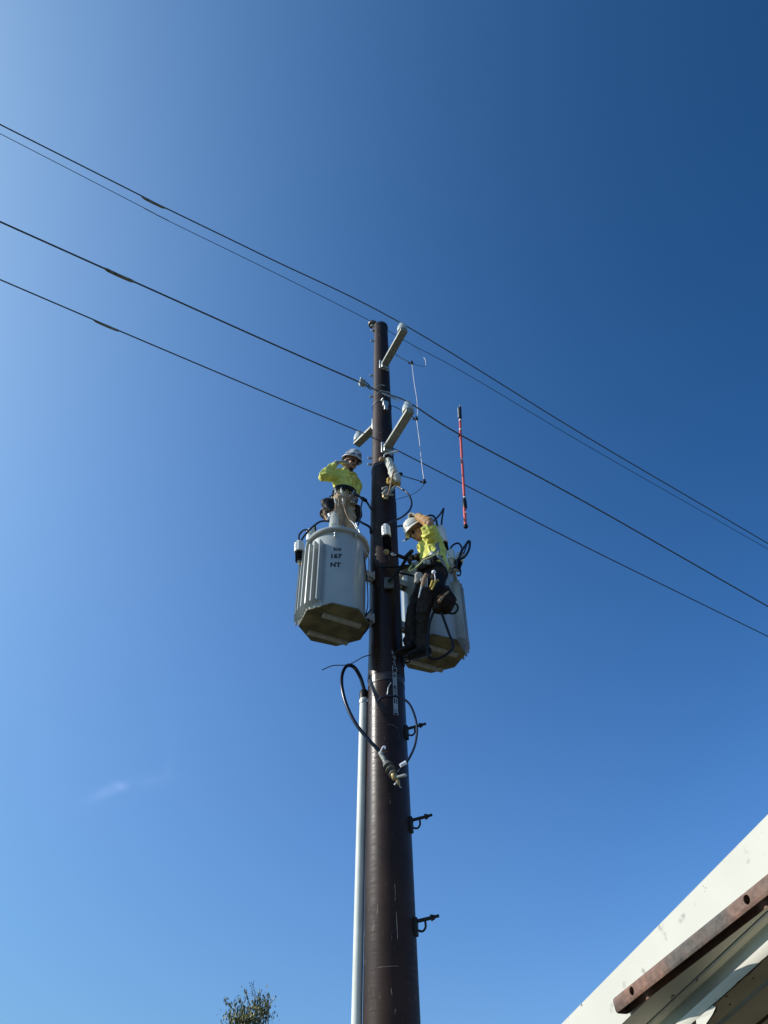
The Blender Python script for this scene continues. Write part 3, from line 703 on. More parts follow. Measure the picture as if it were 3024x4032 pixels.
cable('jumper_cable', 'short upright cable behind the left lid', [(1242, 2100, 5.9), (1242, 2085, 5.88), (1241, 2070, 5.85)], .010, group=G)
cable('jumper_cable', 'cable looping from the wrapped cutout down to the raised glove', [(1565, 1915, 5.84), (1590, 1930, 5.8), (1611, 1950, 5.75), (1621, 1980, 5.7), (1615, 2005, 5.66), (1600, 2022, 5.64), (1580, 2038, 5.64), (1557, 2048, 5.64), (1540, 2054, 5.64), (1524, 2066, 5.64)], .011, group=G)
cable('jumper_cable', 'cable bowing from the pole to behind the white helmet', [(1560, 2075, 5.95), (1575, 2071, 5.95), (1592, 2072, 5.95), (1612, 2080, 5.95), (1630, 2095, 5.95)], .011, group=G)
cable('jumper_cable', 'cut cable pointing down left below the white helmet', [(1665, 2092, 5.95), (1640, 2103, 5.95), (1618, 2114, 5.95), (1596, 2126, 5.95)], .012, group=G, ends='cord')
cable('jumper_cable', 'cable arching behind the raised arm to the hidden arrester', [(1676, 2040, 6.0), (1690, 2030, 6.02), (1706, 2032, 6.05), (1717, 2048, 6.08), (1722, 2072, 6.12)], .012, group=G)
cable('jumper_cable', 'sharply bent cable rising to a point right of the raised glove', [(1690, 2066, 6.0), (1712, 2048, 6.02), (1733, 2025, 6.04), (1745, 2005, 6.05), (1747, 2004, 6.05), (1744, 2020, 6.07), (1740, 2045, 6.1), (1737, 2078, 6.15)], .011, group=G, n=5)
cable('jumper_cable', 'arched cable over the two right arresters', [(1772, 2164, 6.05), (1780, 2150, 6.05), (1795, 2140, 6.05), (1808, 2141, 6.05), (1818, 2158, 6.04), (1814, 2185, 6.0), (1801, 2205, 5.98), (1796, 2235, 6.0)], .011, group=G)
cable('jumper_cable', 'thick black loop of cable at the far right over the tilted arrester', [(1806, 2202, 5.96), (1815, 2175, 5.96), (1832, 2148, 5.96), (1845, 2131, 5.96), (1850, 2138, 5.96), (1846, 2165, 5.96), (1830, 2192, 5.95), (1808, 2203, 5.94)], .014, group=G)
cable('jumper_cable', 'thin inner loop beside the thick cable at the far right', [(1826, 2180, 6.0), (1834, 2158, 6.0), (1841, 2140, 6.0), (1849, 2134, 5.98)], .008, group=G)
cable('jumper_cable', 'little hooked cable end under the tilted arrester', [(1812, 2240, 6.02), (1814, 2255, 6.02), (1810, 2266, 6.02), (1804, 2266, 6.02), (1799, 2262, 6.02)], .009, group=G)
cable('ground_wire', 'thin pale wire hanging between left transformer and pole', [(1400, 2060, 5.75), (1418, 2100, 5.74), (1438, 2165, 5.74), (1452, 2195, 5.8), (1452, 2240, 5.9), (1447, 2300, 5.9)], .006, m='galv', cat='wire')
cable('ground_wire', 'dark wire drooping down beside the left tank to its lower bracket', [(1410, 2100, 5.7), (1432, 2180, 5.7), (1446, 2300, 5.78), (1448, 2380, 5.8), (1440, 2420, 5.8)], .0055, m='thinwire', cat='wire')
cable('ground_wire', 'tangled black wire under the left tank corner beside the pole', [(1462, 2400, 5.85), (1440, 2425, 5.8), (1434, 2445, 5.78), (1452, 2438, 5.8), (1450, 2470, 5.8), (1428, 2500, 5.76)], .008, m='black', cat='wire')
cable('ground_wire', 'thin springy wire poking out left above the cable loop', [(1462, 2578, 5.90), (1430, 2587, 5.85), (1385, 2612, 5.75), (1358, 2619, 5.7), (1310, 2621, 5.66), (1268, 2638, 5.62)], .0045, m='thinwire', cat='wire')
cable('ground_wire', 'curved thin wire on the shaded pole face above the label strip loop', [(1540, 2688, 5.86), (1530, 2705, 5.84), (1525, 2735, 5.84)], .004, m='galv', cat='wire')

# ============================================================ hot stick
YH = None
hp = atplane(1811, 1711, w2, AZ); YH = hp.y - .02
print('hot stick Y', YH)
t = thing('hot_stick', at(1834, 2078, YH), 'red telescopic hot stick hooked over the middle line right of the pole', 'hot stick')
def HS(u, v): return at(u, v, YH)
MB().tube([HS(1812, 1650), HS(1813, 1700), HS(1819, 1812), HS(1822, 1850), HS(1828, 1955)], .015, 12).build('upper_shaft', 'red', t)
MB().tube([HS(1828, 1990), HS(1833, 2066)], .017, 12).build('lower_shaft', 'red', t)
MB().tube([HS(1811, 1604), HS(1812, 1650)], [.017, .022], 12).build('hook_head', 'black', t)
mb = MB(); mb.tube([HS(1812, 1595), HS(1811, 1605)], .008, 8); mb.tube([HS(1804, 1606), HS(1806, 1645)], .008, 8).build('hook', 'galv', t)
MB().tube([HS(1828, 1955), HS(1829, 1970), HS(1829, 1974), HS(1831, 1998), HS(1831.5, 2002)], [.015, .019, .025, .025, .019], 12).build('grip_joint', 'black', t)
mb = MB()
for a in ((1812, 1653), (1813, 1690), (1818, 1808), (1829, 1958), (1832, 2018)):
    p = HS(*a); q = HS(a[0] + .5, a[1] + 5); MB().tube([p, q], .0185, 12).build('collar_mark', 'cord', t)
MB().ell(HS(1834, 2073), (.026, .026, .028)).build('end_knob', 'black', t)
MB().ell(HS(1808, 1716), (.016, .02, .02)).build('button', 'black', t)

# ============================================================ riser conduit, cable loop, termination
YQ = 6.12
c_top, c_bot = at(1433, 2730, YQ), at(1404, 4032, YQ)
c_top.x = c_top.x; bx = (c_top.x + c_bot.x) / 2
print('conduit', c_top, c_bot)
cg = c_bot + (c_bot - c_top) * (c_bot.z / (c_top.z - c_bot.z))
t = thing('riser_conduit', cg, 'off-white riser conduit pipe strapped to the left side of the pole', 'conduit')
MB().tube([cg, c_bot, c_top], .038, 32).build('pipe', 'pvc', t)
MB().lathe([(.041, -.07), (.043, 0), (.036, .012), (.022, .03)], c_top + V((0, 0, .012)), seg=24).build('end_cap', 'black', t)
for vv in (2767,):
    p = at(1433 - (vv - 2730) * .0223, vv, YQ)
    mb = MB(); mb.lathe([(.040, -.014), (.044, -.012), (.044, .012), (.040, .014)], p, seg=24); mb.box(p + V((.05, -.02, 0)), (.05, .03, .024)).build('clamp_strap', 'galv', t)
    MB().ell(p + V((.052, -.045, .0)), (.014, .014, .014), sub=2).build('clamp_bolt', 'galv', t)
t = thing('riser_cable', c_top, 'thick black cable looping out of the riser conduit and down across the pole', 'cable')
lp = [at(1433, 2712, YQ), at(1418, 2665, 6.1), at(1395, 2628, 6.05), at(1368, 2621, 6.0), at(1349, 2650, 5.95), at(1346, 2700, 5.9), at(1362, 2770, 5.86), at(1398, 2845, 5.82), at(1445, 2905, 5.80), at(1482, 2945, 5.79), at(1500, 2968, 5.79)]
MB().tube(spline(lp, 8), [.0185] * 25 + [.016] * 56, 12).build('jacket', 'cable', t)
tm = thing('cable_termination', at(1540, 3020, 5.76), 'ribbed grey cable termination hanging askew in front of the pole', 'termination')
a_, b_ = at(1496, 2963, 5.79), at(1513, 2992, 5.77); MB().tube([a_, b_], [.018, .018], 12).build('stress_sleeve', 'gloveg', tm)
b2_, c_ = at(1516, 2997, 5.77), at(1553, 3056, 5.72)
d = (c_ - b2_); L = d.length
MB().lathe([(.018, -.02), (.024, 0), (.024, L * .1), (.03, L * .14), (.040, L * .30), (.043, L * .33), (.020, L * .36), (.024, L * .46), (.043, L * .56), (.045, L * .59), (.018, L * .62), (.022, L * .76), (.038, L * .85), (.040, L * .88), (.02, L * .92), (.02, L)], b2_, d, seg=24).build('shed_body', 'termgrey', tm)
mb = MB(); mb.cap(at(1550, 3052, 5.70), at(1553, 3066, 5.70), .024, .02); mb.cap(at(1566, 3075, 5.7), at(1571, 3090, 5.7), .018, .010); mb.cap(at(1556, 3062, 5.7), at(1566, 3074, 5.7), .02, .014).build('terminal_lug', 'brass', tm)
mb = MB(); mb.cap(at(1562, 3060, 5.69), at(1597, 3052, 5.66), .010, .013, 8); mb.cap(at(1562, 3080, 5.7), at(1555, 3089, 5.7), .006, .009, 8); mb.tube([at(1570, 3088, 5.7), at(1577, 3100, 5.7), at(1581, 3101, 5.7)], .005, 6).build('bolt', 'galv', tm)
mb = MB(); mb.tube(spline([at(1497, 2967, 5.76), at(1503, 2950, 5.74), at(1510, 2940, 5.74), at(1516, 2941, 5.74), at(1515, 2949, 5.74)], 6), .007, 8).build('earth_braid', 'cord', tm)
t = thing('tail_cable', at(1575, 3035, 5.72), 'looped black tail cable curving from termination back up to the pole front', 'cable')
tl = [at(1565, 3046, 5.71), at(1578, 3028, 5.7), at(1600, 3003, 5.70), at(1622, 2965, 5.70), at(1636, 2925, 5.70), at(1642, 2870, 5.70), at(1632, 2815, 5.70), at(1608, 2767, 5.70), at(1570, 2745, 5.72), at(1530, 2742, 5.74), at(1500, 2749, 5.76), at(1490, 2760, 5.80)]
MB().tube(spline(tl, 8), .010, 10).build('jacket', 'cable', t)
MB().tube([at(1576, 3016, 5.69), at(1599, 3002, 5.69)], .016, 10).build('tape_wrap', 'cord', t)

# ============================================================ pole steps
stepproto = None
def pole_step(u, v, label, ang=72):
    global stepproto
    z = at(u, v, PY - .05).z; a = R(ang); p = on_pole(a, z, 0)
    if stepproto is None:
        t = thing('pole_step', (0, 0, 0), label, 'pole step', 'dark steel steps up the right side of the pole')
        MB().box((.006, 0, -.02), (.030, .055, .125)).build('lug', 'step', t, bevel=.006)
        MB().tube([(.0, 0, .015), (.10, 0, .028), (.155, 0, .036)], .013, 10).build('step_rod', 'step', t)
        mb = MB(); mb.lathe([(.024, 0), (.024, .008)], (.123, 0, .031), (1, 0, .14), seg=16); mb.lathe([(.019, 0), (.019, .016)], (.132, 0, .032), (1, 0, .14), seg=6)
        mb.tube([(.14, 0, .034), (.185, 0, .041)], .0115, 8).build('end_nut', 'step', t)
        MB().tube(spline([(.078, 0, .02), (.080, 0, -.025), (.062, 0, -.050), (.042, 0, -.052), (.026, 0, -.045)], 6), .0085, 8).build('steel_loop', 'step', t)
        stepproto = t
        t.location = p; t.rotation_euler = (0, 0, a - R(90) - R(6))
        t.rotation_euler = (0, 0, R(-14)); return t
    t = stepproto.copy(); COL.objects.link(t); t['label'] = label; t.location = p; t.rotation_euler = (0, 0, R(-14))
    for ch in list(stepproto.children):
        c = ch.copy(); COL.objects.link(c); c.parent = t; c.matrix_parent_inverse = Matrix.Identity(4)
    return t
s0 = pole_step(1600, 2878, 'dark pole step just below the hanging cable loop')
for ch in s0.children: ch.matrix_parent_inverse = Matrix.Identity(4)
pole_step(1618, 3240, 'middle dark pole step, between the one by the cable loop and the lowest')
pole_step(1632, 3640, 'lowest dark pole step near the bottom edge of the view')
pole_step(1588, 2594, 'dark pole step under the boots of the second worker')

# ============================================================ people
def basis(F, U):
    F = F.normalized(); Rt = F.cross(U).normalized(); U2 = Rt.cross(F).normalized(); return F, Rt, U2
def head_mesh(mb, c, F, U, s=1.0):
    F, Rt, U = basis(F, U); rot = Matrix((Rt, F, U)).transposed()
    def q(x, y, z): return c + (Rt * x + F * y + U * z) * s
    mb.ell(q(0, -.012, .03), (.076 * s, .094 * s, .088 * s), rot)
    mb.ell(q(0, .018, -.035), (.062 * s, .074 * s, .080 * s), rot)
    mb.ell(q(0, .050, -.088), (.030 * s, .030 * s, .024 * s), rot, 2)
    mb.ell(q(0, .082, .028), (.050 * s, .016 * s, .012 * s), rot, 2)
    mb.cap(q(0, .086, .012), q(0, .108, -.022), .010 * s, .014 * s, 8)
    for x in (-1, 1):
        mb.ell(q(x * .034, .070, -.018), (.022 * s, .018 * s, .022 * s), rot, 2)
        mb.ell(q(x * .078, -.004, -.008), (.010 * s, .022 * s, .032 * s), rot, 2)
    mb.ell(q(0, .088, -.052), (.026 * s, .012 * s, .007 * s), rot, 2)
    mb.ell(q(0, .084, -.064), (.022 * s, .012 * s, .007 * s), rot, 2)
    return q, rot
def hand_mesh(mb, w, d, n, side=1, curl=0.9, s=1.0, fat=1.0):
    """w wrist, d direction of the fingers, n palm normal (fingers curl towards n)"""
    d = d.normalized(); n = (n - d * n.dot(d)).normalized(); a = d.cross(n) * side
    palm = w + d * .05 * s
    mb.loft([(w, a * .026 * s, n * .018 * s), (w + d * .045 * s, a * .038 * s, n * .017 * s), (w + d * .085 * s, a * .040 * s, n * .014 * s)], 12)
    for k, (x, L) in enumerate(((-.030, .072), (-.010, .082), (.011, .076), (.030, .060))):
        p = w + d * .088 * s + a * x * s; ang = curl * (.75 + .1 * k); cur = 0; L *= s
        for j, f in enumerate((.45, .32, .23)):
            cur += ang * (.7 if j == 0 else .8)
            dd = d * math.cos(cur) + n * math.sin(cur)
            q2 = p + dd * L * f; rr = (.0098 - .0012 * j) * s * fat; mb.cap(p, q2, rr, rr * .92, 8); p = q2
    p = w + d * .025 * s - a * .026 * s
    for j, (f, mixn) in enumerate(((.042, .35), (.032, .75), (.024, .9))):
        dd = (d * (.75 if j == 0 else .6) - a * (.75 if j == 0 else .25) + n * mixn).normalized()
        q2 = p + dd * f * s; mb.cap(p, q2, (.0125 - .001 * j) * s * fat, (.0115 - .001 * j) * s * fat, 8); p = q2
def torso_rings(spec, Fd, wid):
    """spec: (point, halfwidth, halfdepth)"""
    return [(p, wid * a, Fd * b) for p, a, b in spec]
def hard_hat(name, c, F, U, m, par, brim=.155, r=.118, ribs=True):
    F, Rt, U = basis(F, U); n = 40; mb = MB(); prof = [(brim, -.004), (brim + .003, .0), (brim - .006, .006), (r + .012, .014), (r + .002, .022), (r, .045), (r * .93, .082), (r * .74, .112), (r * .42, .128), (.004, .132)]
    inner = [(.004, .122), (r * .70, .100), (r * .88, .07), (r * .93, .02), (r + .006, .004), (brim, -.008)]
    out = []
    for rr, z in prof + inner:
        out.append([c + U * z + Rt * (rr * .92 * math.cos(t)) + F * (rr * (1.06 + .06 * max(0, math.sin(t))) * math.sin(t)) - U * (.016 * max(0, math.sin(t)) if rr > r + .01 else 0) for t in [2 * math.pi * k / n for k in range(n)]])
    mb.rings(out, caps=False, close=True)
    h = mb.build('hard_hat', m, par)
    if ribs:
        mb = MB()
        for x in (-.028, 0, .028):
            mb.tube(spline([c + F * (y * 1.08) + Rt * x + U * z for y, z in ((.105, .05), (.085, .092), (.05, .122), (0, .133), (-.05, .122), (-.085, .092), (-.105, .05))], 4), .006, 6)
        mb.build('crown_ridge', m, h)
        mb = MB(); mb.rings([[c + U * (.022 + dz) + Rt * ((r + o) * .92 * math.cos(t)) + F * ((r + o) * 1.08 * math.sin(t)) for t in [2 * math.pi * k / n for k in range(n)]] for dz, o in ((0, .001), (0, .005), (.010, .004), (.010, .0))], close=True, caps=False)
        mb.build('hat_band', 'reflective' if m == 'hatw' else 'belt', h)
    return h

# ---- left worker
LIDZ = topL.z + .055
Y0 = 6.02
F1 = V((.50, -.86, 0)).normalized(); Rt1 = F1.cross(V((0, 0, 1)))   # his right is viewer-left
base1 = V((at(1370, 2100, Y0).x, Y0, LIDZ))
man1 = thing('person', base1, 'worker in patterned hard hat and khaki trousers standing behind left transformer, hand at ear', 'person')
def p1(u, v, y=Y0): return at(u, v, y)
neck = p1(1366, 1855); shR = p1(1334, 1872, Y0 - .07); shL = p1(1389, 1877, Y0 + .07)
chest = p1(1355, 1888); waist = p1(1355, 1926); belt1 = p1(1358, 1947); hips = p1(1358, 1978)
elbR = p1(1270, 1876, Y0 - .16); wrR = p1(1326, 1822, Y0 - .14)
elbL = p1(1408, 1915, Y0 + .10); wrL = p1(1398, 1962, Y0 - .02)
hipR, hipL = p1(1338, 1985, Y0 - .04), p1(1378, 1985, Y0 + .04)
knR, knL = p1(1329, 2062, Y0 - .04), p1(1379, 2066, Y0 - .02)
anR, anL = V((knR.x + .01, Y0 - .0, LIDZ + .09)), V((knL.x + .0, Y0 + .10, LIDZ + .09))
headc = p1(1381, 1824, Y0 - .05); HF = V((.62, -.62, -.50)); HU = V((.28, -.30, 1))
print('man1 upper arm', (shR - elbR).length, 'fore', (elbR - wrR).length, 'thigh', (hipR - knR).length, 'shin', (knR - anR).length, 'torso', (neck - hips).length)
mb = MB()
mb.loft(torso_rings([(hips, .13, .095), (waist, .11, .085), (chest, .135, .095), (p1(1361, 1869), .13, .078)], F1, Rt1))
mb.cap(p1(1363, 1866), headc - V((0, 0, .03)), .056, .052)
qh, rh = head_mesh(mb, headc, HF, HU)
mb.cap(shR, elbR, .050, .040); mb.cap(elbR, wrR, .040, .027); mb.cap(shL, elbL, .050, .040); mb.cap(elbL, wrL, .040, .027)
for a, b, c in ((hipR, knR, anR), (hipL, knL, anL)): mb.cap(a, b, .070, .052); mb.cap(b, c, .050, .04)
hand_mesh(mb, wrR, qh(-.0, 0, 0) - wrR + V((-.02, 0, .06)), V((.4, .5, -.6)), 1, .9)
hand_mesh(mb, wrL, V((-.2, -.2, -1)), F1, -1, .6)
link('body', remesh(mb, .0065, 3), 'skin', man1)
mb = MB()
mb.loft(torso_rings([(belt1, .135, .105), (waist, .130, .103), (p1(1354, 1905), .140, .110), (chest, .152, .112), (p1(1360, 1870), .142, .088)], F1, Rt1), 20)
mb.cap(shR + V((.02, 0, 0)), elbR, .066, .058); mb.cap(elbR, elbR.lerp(wrR, .82), .056, .042)
mb.cap(shL + V((-.02, 0, 0)), elbL, .070, .056); mb.cap(elbL, elbL.lerp(wrL, .8), .054, .042)
mb.cap(p1(1364, 1862), p1(1368, 1852), .066, .064)
link('shirt', remesh(mb, .007, 2, .019, 12, 3), 'hiviz', man1)
mb = MB(); mb.cap(p1(1374, 1862, Y0 - .10), p1(1352, 1852, Y0 - .06), .012); mb.cap(p1(1374, 1862, Y0 - .10), p1(1386, 1862, Y0 - .06), .012)
link('collar', remesh(mb, .005, 1), 'hiviz', man1)
mb = MB()
mb.loft(torso_rings([(hips, .142, .112), (p1(1358, 1960), .135, .105), (p1(1358, 1947), .132, .102)], F1, Rt1), 20)
for a, b, c in ((hipR, knR, anR), (hipL, knL, anL)): mb.cap(a, b, .084, .066); mb.cap(b, c, .064, .060)
link('trousers', remesh(mb, .007, 2, .020, 12, 11), 'khaki', man1)
for c in (anR, anL):
    mb = MB(); mb.cap(c + V((0, 0, .03)), c - V((0, 0, .04)), .055, .052); mb.loft([(c + F1 * (-.04) - V((0, 0, .055)), Rt1 * .042, V((0, 0, .034))), (c + F1 * .09 - V((0, 0, .055)), Rt1 * .048, V((0, 0, .032))), (c + F1 * .17 - V((0, 0, .06)), Rt1 * .042, V((0, 0, .026)))])
    link('boot', remesh(mb, .007, 2), 'boot', man1)
mb = MB(); hand_mesh(mb, wrR, qh(-.02, 0, 0) - wrR + V((-.02, 0, .05)), V((.4, .5, -.6)), 1, .9, 1.08, 1.15); mb.cap(wrR.lerp(elbR, .16), wrR, .036, .034)
gl = link('glove', remesh(mb, .005, 1), 'gloveg', man1)
mb = MB(); hand_mesh(mb, wrL, V((-.2, -.2, -1)), F1, -1, .6, 1.08, 1.15)
link('glove', remesh(mb, .005, 1), 'gloveg', man1)
hard_hat('hard_hat', qh(0, -.004, .052), HF + V((0, 0, .12)), HU, 'hatm', man1, brim=.132, r=.108)
mb = MB()
for x in (-1, 1): mb.ell(qh(x * .032, .086, .008), (.028, .014, .020), rh, 2)
mb.cap(qh(-.06, .068, .012), qh(.06, .068, .012), .006); mb.cap(qh(-.06, .07, .012), qh(-.08, .0, .012), .005); mb.cap(qh(.06, .07, .012), qh(.08, 0, .012), .005)
mb.build('sunglasses', 'glass', man1)
mb = MB(); mb.ell(qh(0, -.030, .012), (.080, .088, .062), rh); link('hair', remesh(mb, .007, 1), 'hair', man1)
mb = MB(); mb.ell(qh(0, .089, -.043), (.030, .012, .008), rh, 2); mb.ell(qh(0, .062, -.094), (.032, .03, .022), rh, 2); link('moustache', remesh(mb, .005, 1), 'hair', man1)
# belt and gear
def ring_belt(c, Fd, wid, a, b, h, name, m, par, up=V((0, 0, 1)), n=48):
    mb = MB()
    mb.rings([[c + wid * (a + o) * math.cos(t) + Fd * (b + o) * math.sin(t) + up * dz for t in [2 * math.pi * k / n for k in range(n)]] for dz, o in ((-h, 0), (-h, .014), (h, .014), (h, 0))], caps=False, close=True)
    return mb.build(name, m, par)
bl = ring_belt(p1(1358, 1946), F1, Rt1, .140, .112, .030, 'tool_belt', 'belt', man1, V((.10, 0, 1)))
rnd = random.Random(4)
for k in range(12):
    mb = MB(); a = R(-60 + k * 21); q = p1(1358, 1948) + Rt1 * .152 * math.cos(a) + F1 * .126 * math.sin(a)
    mb.cap(q + V((rnd.uniform(-.015, .015), 0, -.02)), q + V((rnd.uniform(-.015, .015), 0, -.06 - rnd.random() * .05)), .009, .007, 8)
    mb.build('belt_tool', ('galv', 'canvas', 'belt', 'bag')[k % 4], bl)
mb = MB(); mb.cap(p1(1324, 1935, 5.84), p1(1318, 1946, 5.84), .014, .012); mb.cap(p1(1345, 1933, 5.85), p1(1350, 1950, 5.84), .013, .010); mb.cap(p1(1350, 1965, 5.84), p1(1353, 1985, 5.83), .012, .008); mb.cap(p1(1320, 1965, 5.84), p1(1322, 1985, 5.84), .014, .008)
link('rope_clip', remesh(mb, .005, 1, .006, 40, 1), 'canvas', bl)
t = thing('tool_pouch', p1(1290, 2010, 5.92), 'wide open black tool pouch hanging behind the left worker', 'pouch')
mb = MB()
top = [p1(1262, 1980, 5.92), p1(1281, 1967, 5.92), p1(1318, 1966, 5.92), p1(1320, 1985, 5.92), p1(1292, 2000, 5.92)]
mb.loft([(p1(1292, 1974, 5.95), V((.095, 0, .0)), V((0, .06, .02))), (p1(1294, 1990, 5.95), V((.090, 0, -.02)), V((0, .06, .01))), (p1(1302, 2016, 5.95), V((.055, 0, -.02)), V((0, .05, 0)))])
link('pouch_body', remesh(mb, .007, 1, .010, 9, 5), 'belt', t)
MB().tube(spline([p1(1300, 1968, 5.9), p1(1300, 1955, 5.9), p1(1315, 1950, 5.9)], 6), .008, 8).build('handle', 'belt', t)
t = thing('tool_bag', p1(1280, 2035, 5.9), 'small tan leather bag hanging below the black pouch', 'bag')
mb = MB(); mb.cap(p1(1273, 2010, 5.9), p1(1282, 2040, 5.9), .034, .032); mb.cap(p1(1276, 2018, 5.9), p1(1290, 2050, 5.88), .028, .02)
link('bag_body', remesh(mb, .006, 1, .008, 18, 2), 'tanbag', t)
mb = MB(); mb.tube(spline([p1(1282, 2000, 5.88), p1(1264, 2012, 5.88), p1(1262, 2028, 5.88), p1(1272, 2040, 5.88)], 6), .010, 8).build('bag_strap', 'belt', t)
t = thing('tool_bag', p1(1415, 2030, 6.0), 'dark olive bag hanging at the right hip of the left worker', 'bag')
mb = MB(); mb.cap(p1(1408, 1998, 6.0), p1(1414, 2035, 6.0), .034, .036); mb.cap(p1(1402, 2000, 6.02), p1(1405, 2045, 6.02), .03, .03)
link('bag_body', remesh(mb, .006, 1, .012, 18, 7), 'bag', t)
MB().tube(spline([p1(1396, 1962, 6.0), p1(1402, 1980, 5.98), p1(1408, 2000, 5.98)], 5), .012, 8).build('bag_strap', 'belt', t)
t = thing('positioning_lanyard', p1(1400, 1948, 5.95), 'dark work positioning lanyard running from the left worker to the pole', 'lanyard')
MB().tube(spline([p1(1395, 1940, 5.95), p1(1412, 1953, 5.94), p1(1440, 1972, 5.95), on_pole(R(-65), at(1475, 1993, 5.98).z, .01)], 6), [.016] * 7 + [.012] * 12, 10).build('webbing', 'cable', t)
mb = MB(); mb.cap(p1(1426, 1962, 5.93), p1(1440, 1971, 5.93), .022, .022).build('rope_grab', 'belt', t)
MB().tube(spline([p1(1428, 1966, 5.92), p1(1421, 2000, 5.9), p1(1423, 2025, 5.88), p1(1412, 2060, 5.86), p1(1406, 2085, 5.86), p1(1412, 2115, 5.8)], 6), .009, 8).build('hanging_tail', 'cable', t)
t = thing('safety_strap', p1(1418, 2055, 5.98), 'second dark strap from behind the left lid down to the pole', 'strap')
MB().tube(spline([p1(1405, 2045, 6.0), p1(1425, 2058, 5.98), p1(1456, 2076, 5.98), on_pole(R(-70), at(1470, 2084, 5.98).z, .01)], 5), .014, 8).build('webbing', 'cable', t)
t = thing('hand_rope', p1(1350, 1950, 5.83), 'pale thin rope hanging down the khaki trouser front in two strands', 'rope')
MB().tube(spline([p1(1350, 1960, 5.83), p1(1353, 1985, 5.83), p1(1362, 2020, 5.82), p1(1379, 2053, 5.82)], 6), .006, 6).build('strand', 'tanbag', t)
MB().tube(spline([p1(1352, 1975, 5.83), p1(1335, 1990, 5.8), p1(1315, 2005, 5.76), p1(1302, 2020, 5.7), p1(1293, 2040, 5.66)], 6), .006, 6).build('strand', 'tanbag', t)
MB().tube(spline([p1(1378, 2048, 5.82), p1(1392, 2062, 5.8), p1(1405, 2085, 5.7), p1(1418, 2110, 5.66)], 6), .006, 6).build('strand', 'cord', t)
t = thing('wire_hook', hv1, 'bent bare wire and clamp on the front bushing of the left transformer', 'clamp')
MB().tube([hv1 + V((0, 0, .0)), p1(1300, 2018, 5.66), p1(1321, 2021, 5.66), p1(1320, 1985, 5.7)], .005, 6).build('bare_wire', 'tanbag', t)
mb = MB(); mb.cap(p1(1298, 2026, 5.66), p1(1302, 2036, 5.66), .022, .02); mb.cap(p1(1298, 2030, 5.66), p1(1290, 2046, 5.66), .012, .009).build('clamp_jaw', 'galv', t)

# ---- right worker
Y2 = 5.72
F2 = V((-.96, -.28, 0)).normalized(); Rt2 = F2.cross(V((0, 0, 1)))   # his right is away from the camera
def p2(u, v, y=Y2): return at(u, v, y)
man2 = thing('person', p2(1600, 2592, 5.88), 'worker in plain white hard hat and dark trousers climbing right of the pole', 'person')
sh = p2(1688, 2122); chest2 = p2(1696, 2150); waist2 = p2(1704, 2205); belt2 = p2(1706, 2232); hip2 = p2(1706, 2268)
shN = p2(1690, 2112, Y2 - .17); shF = p2(1676, 2125, Y2 + .17)
elN = p2(1693, 2060, Y2 - .30); wrN = p2(1652, 2036, Y2 - .16)
elF = p2(1660, 2180, Y2 + .13); wrF = p2(1648, 2196, Y2 + .02)
hN, hF = p2(1697, 2288, Y2 - .09), p2(1680, 2290, Y2 + .10)
kN, kF = p2(1668, 2400, Y2 - .04), p2(1630, 2398, Y2 + .12)
aN, aF = p2(1661, 2545, 5.84), p2(1614, 2535, 5.93)
headc2 = p2(1647, 2096, Y2 - .04); HF2 = V((-.74, -.28, -.62)); HU2 = V((-.60, -.16, .78))
print('man2 arm', (shN - elN).length, (elN - wrN).length, 'armF', (shF - elF).length, (elF - wrF).length, 'thigh', (hN - kN).length, (hF - kF).length, 'shin', (kN - aN).length, (kF - aF).length, 'torso', (sh - hip2).length, 'head', (headc2 - sh).length)
mb = MB()
T2 = (sh - hip2).normalized(); Fd2 = (F2 - T2 * F2.dot(T2)).normalized()
mb.loft(torso_rings([(hip2, .15, .105), (waist2, .125, .09), (chest2, .155, .105), (sh, .155, .085)], Fd2, Rt2))
mb.cap(sh + V((-.02, 0, .02)), headc2 - HU2.normalized() * .03, .056, .052)
qh2, rh2 = head_mesh(mb, headc2, HF2, HU2)
mb.cap(shN, elN, .054, .042); mb.cap(elN, wrN, .042, .028); mb.cap(shF, elF, .050, .040); mb.cap(elF, wrF, .040, .027)
for a, b, c in ((hN, kN, aN), (hF, kF, aF)): mb.cap(a, b, .072, .052); mb.cap(b, c, .050, .04)
hdN = p2(1610, 2022, Y2 - .10) - wrN
hand_mesh(mb, wrN, hdN, V((-.3, .3, -1)), 1, 1.2)
hdF = p2(1612, 2196, Y2 - .02) - wrF
hand_mesh(mb, wrF, hdF, V((-.2, -.2, -1)), -1, 1.1)
link('body', remesh(mb, .0065, 3), 'skin', man2)
mb = MB()
mb.loft(torso_rings([(p2(1714, 2244), .165, .132), (waist2, .160, .132), (p2(1702, 2178), .165, .130), (chest2, .175, .128), (p2(1690, 2124), .165, .098)], Fd2, Rt2), 20)
mb.cap(shN + V((.0, .02, 0)), shN.lerp(elN, .55), .078, .080); mb.cap(shF, shF.lerp(elF, .6), .075, .070)
mb.cap(p2(1672, 2112), p2(1664, 2112), .066, .062)
mb.loft([(p2(1732, 2215), Fd2 * .045, Rt2 * .13), (p2(1742, 2250), Fd2 * .032, Rt2 * .13)])
shirt2 = link('shirt', remesh(mb, .007, 2, .020, 12, 21), 'hiviz', man2)
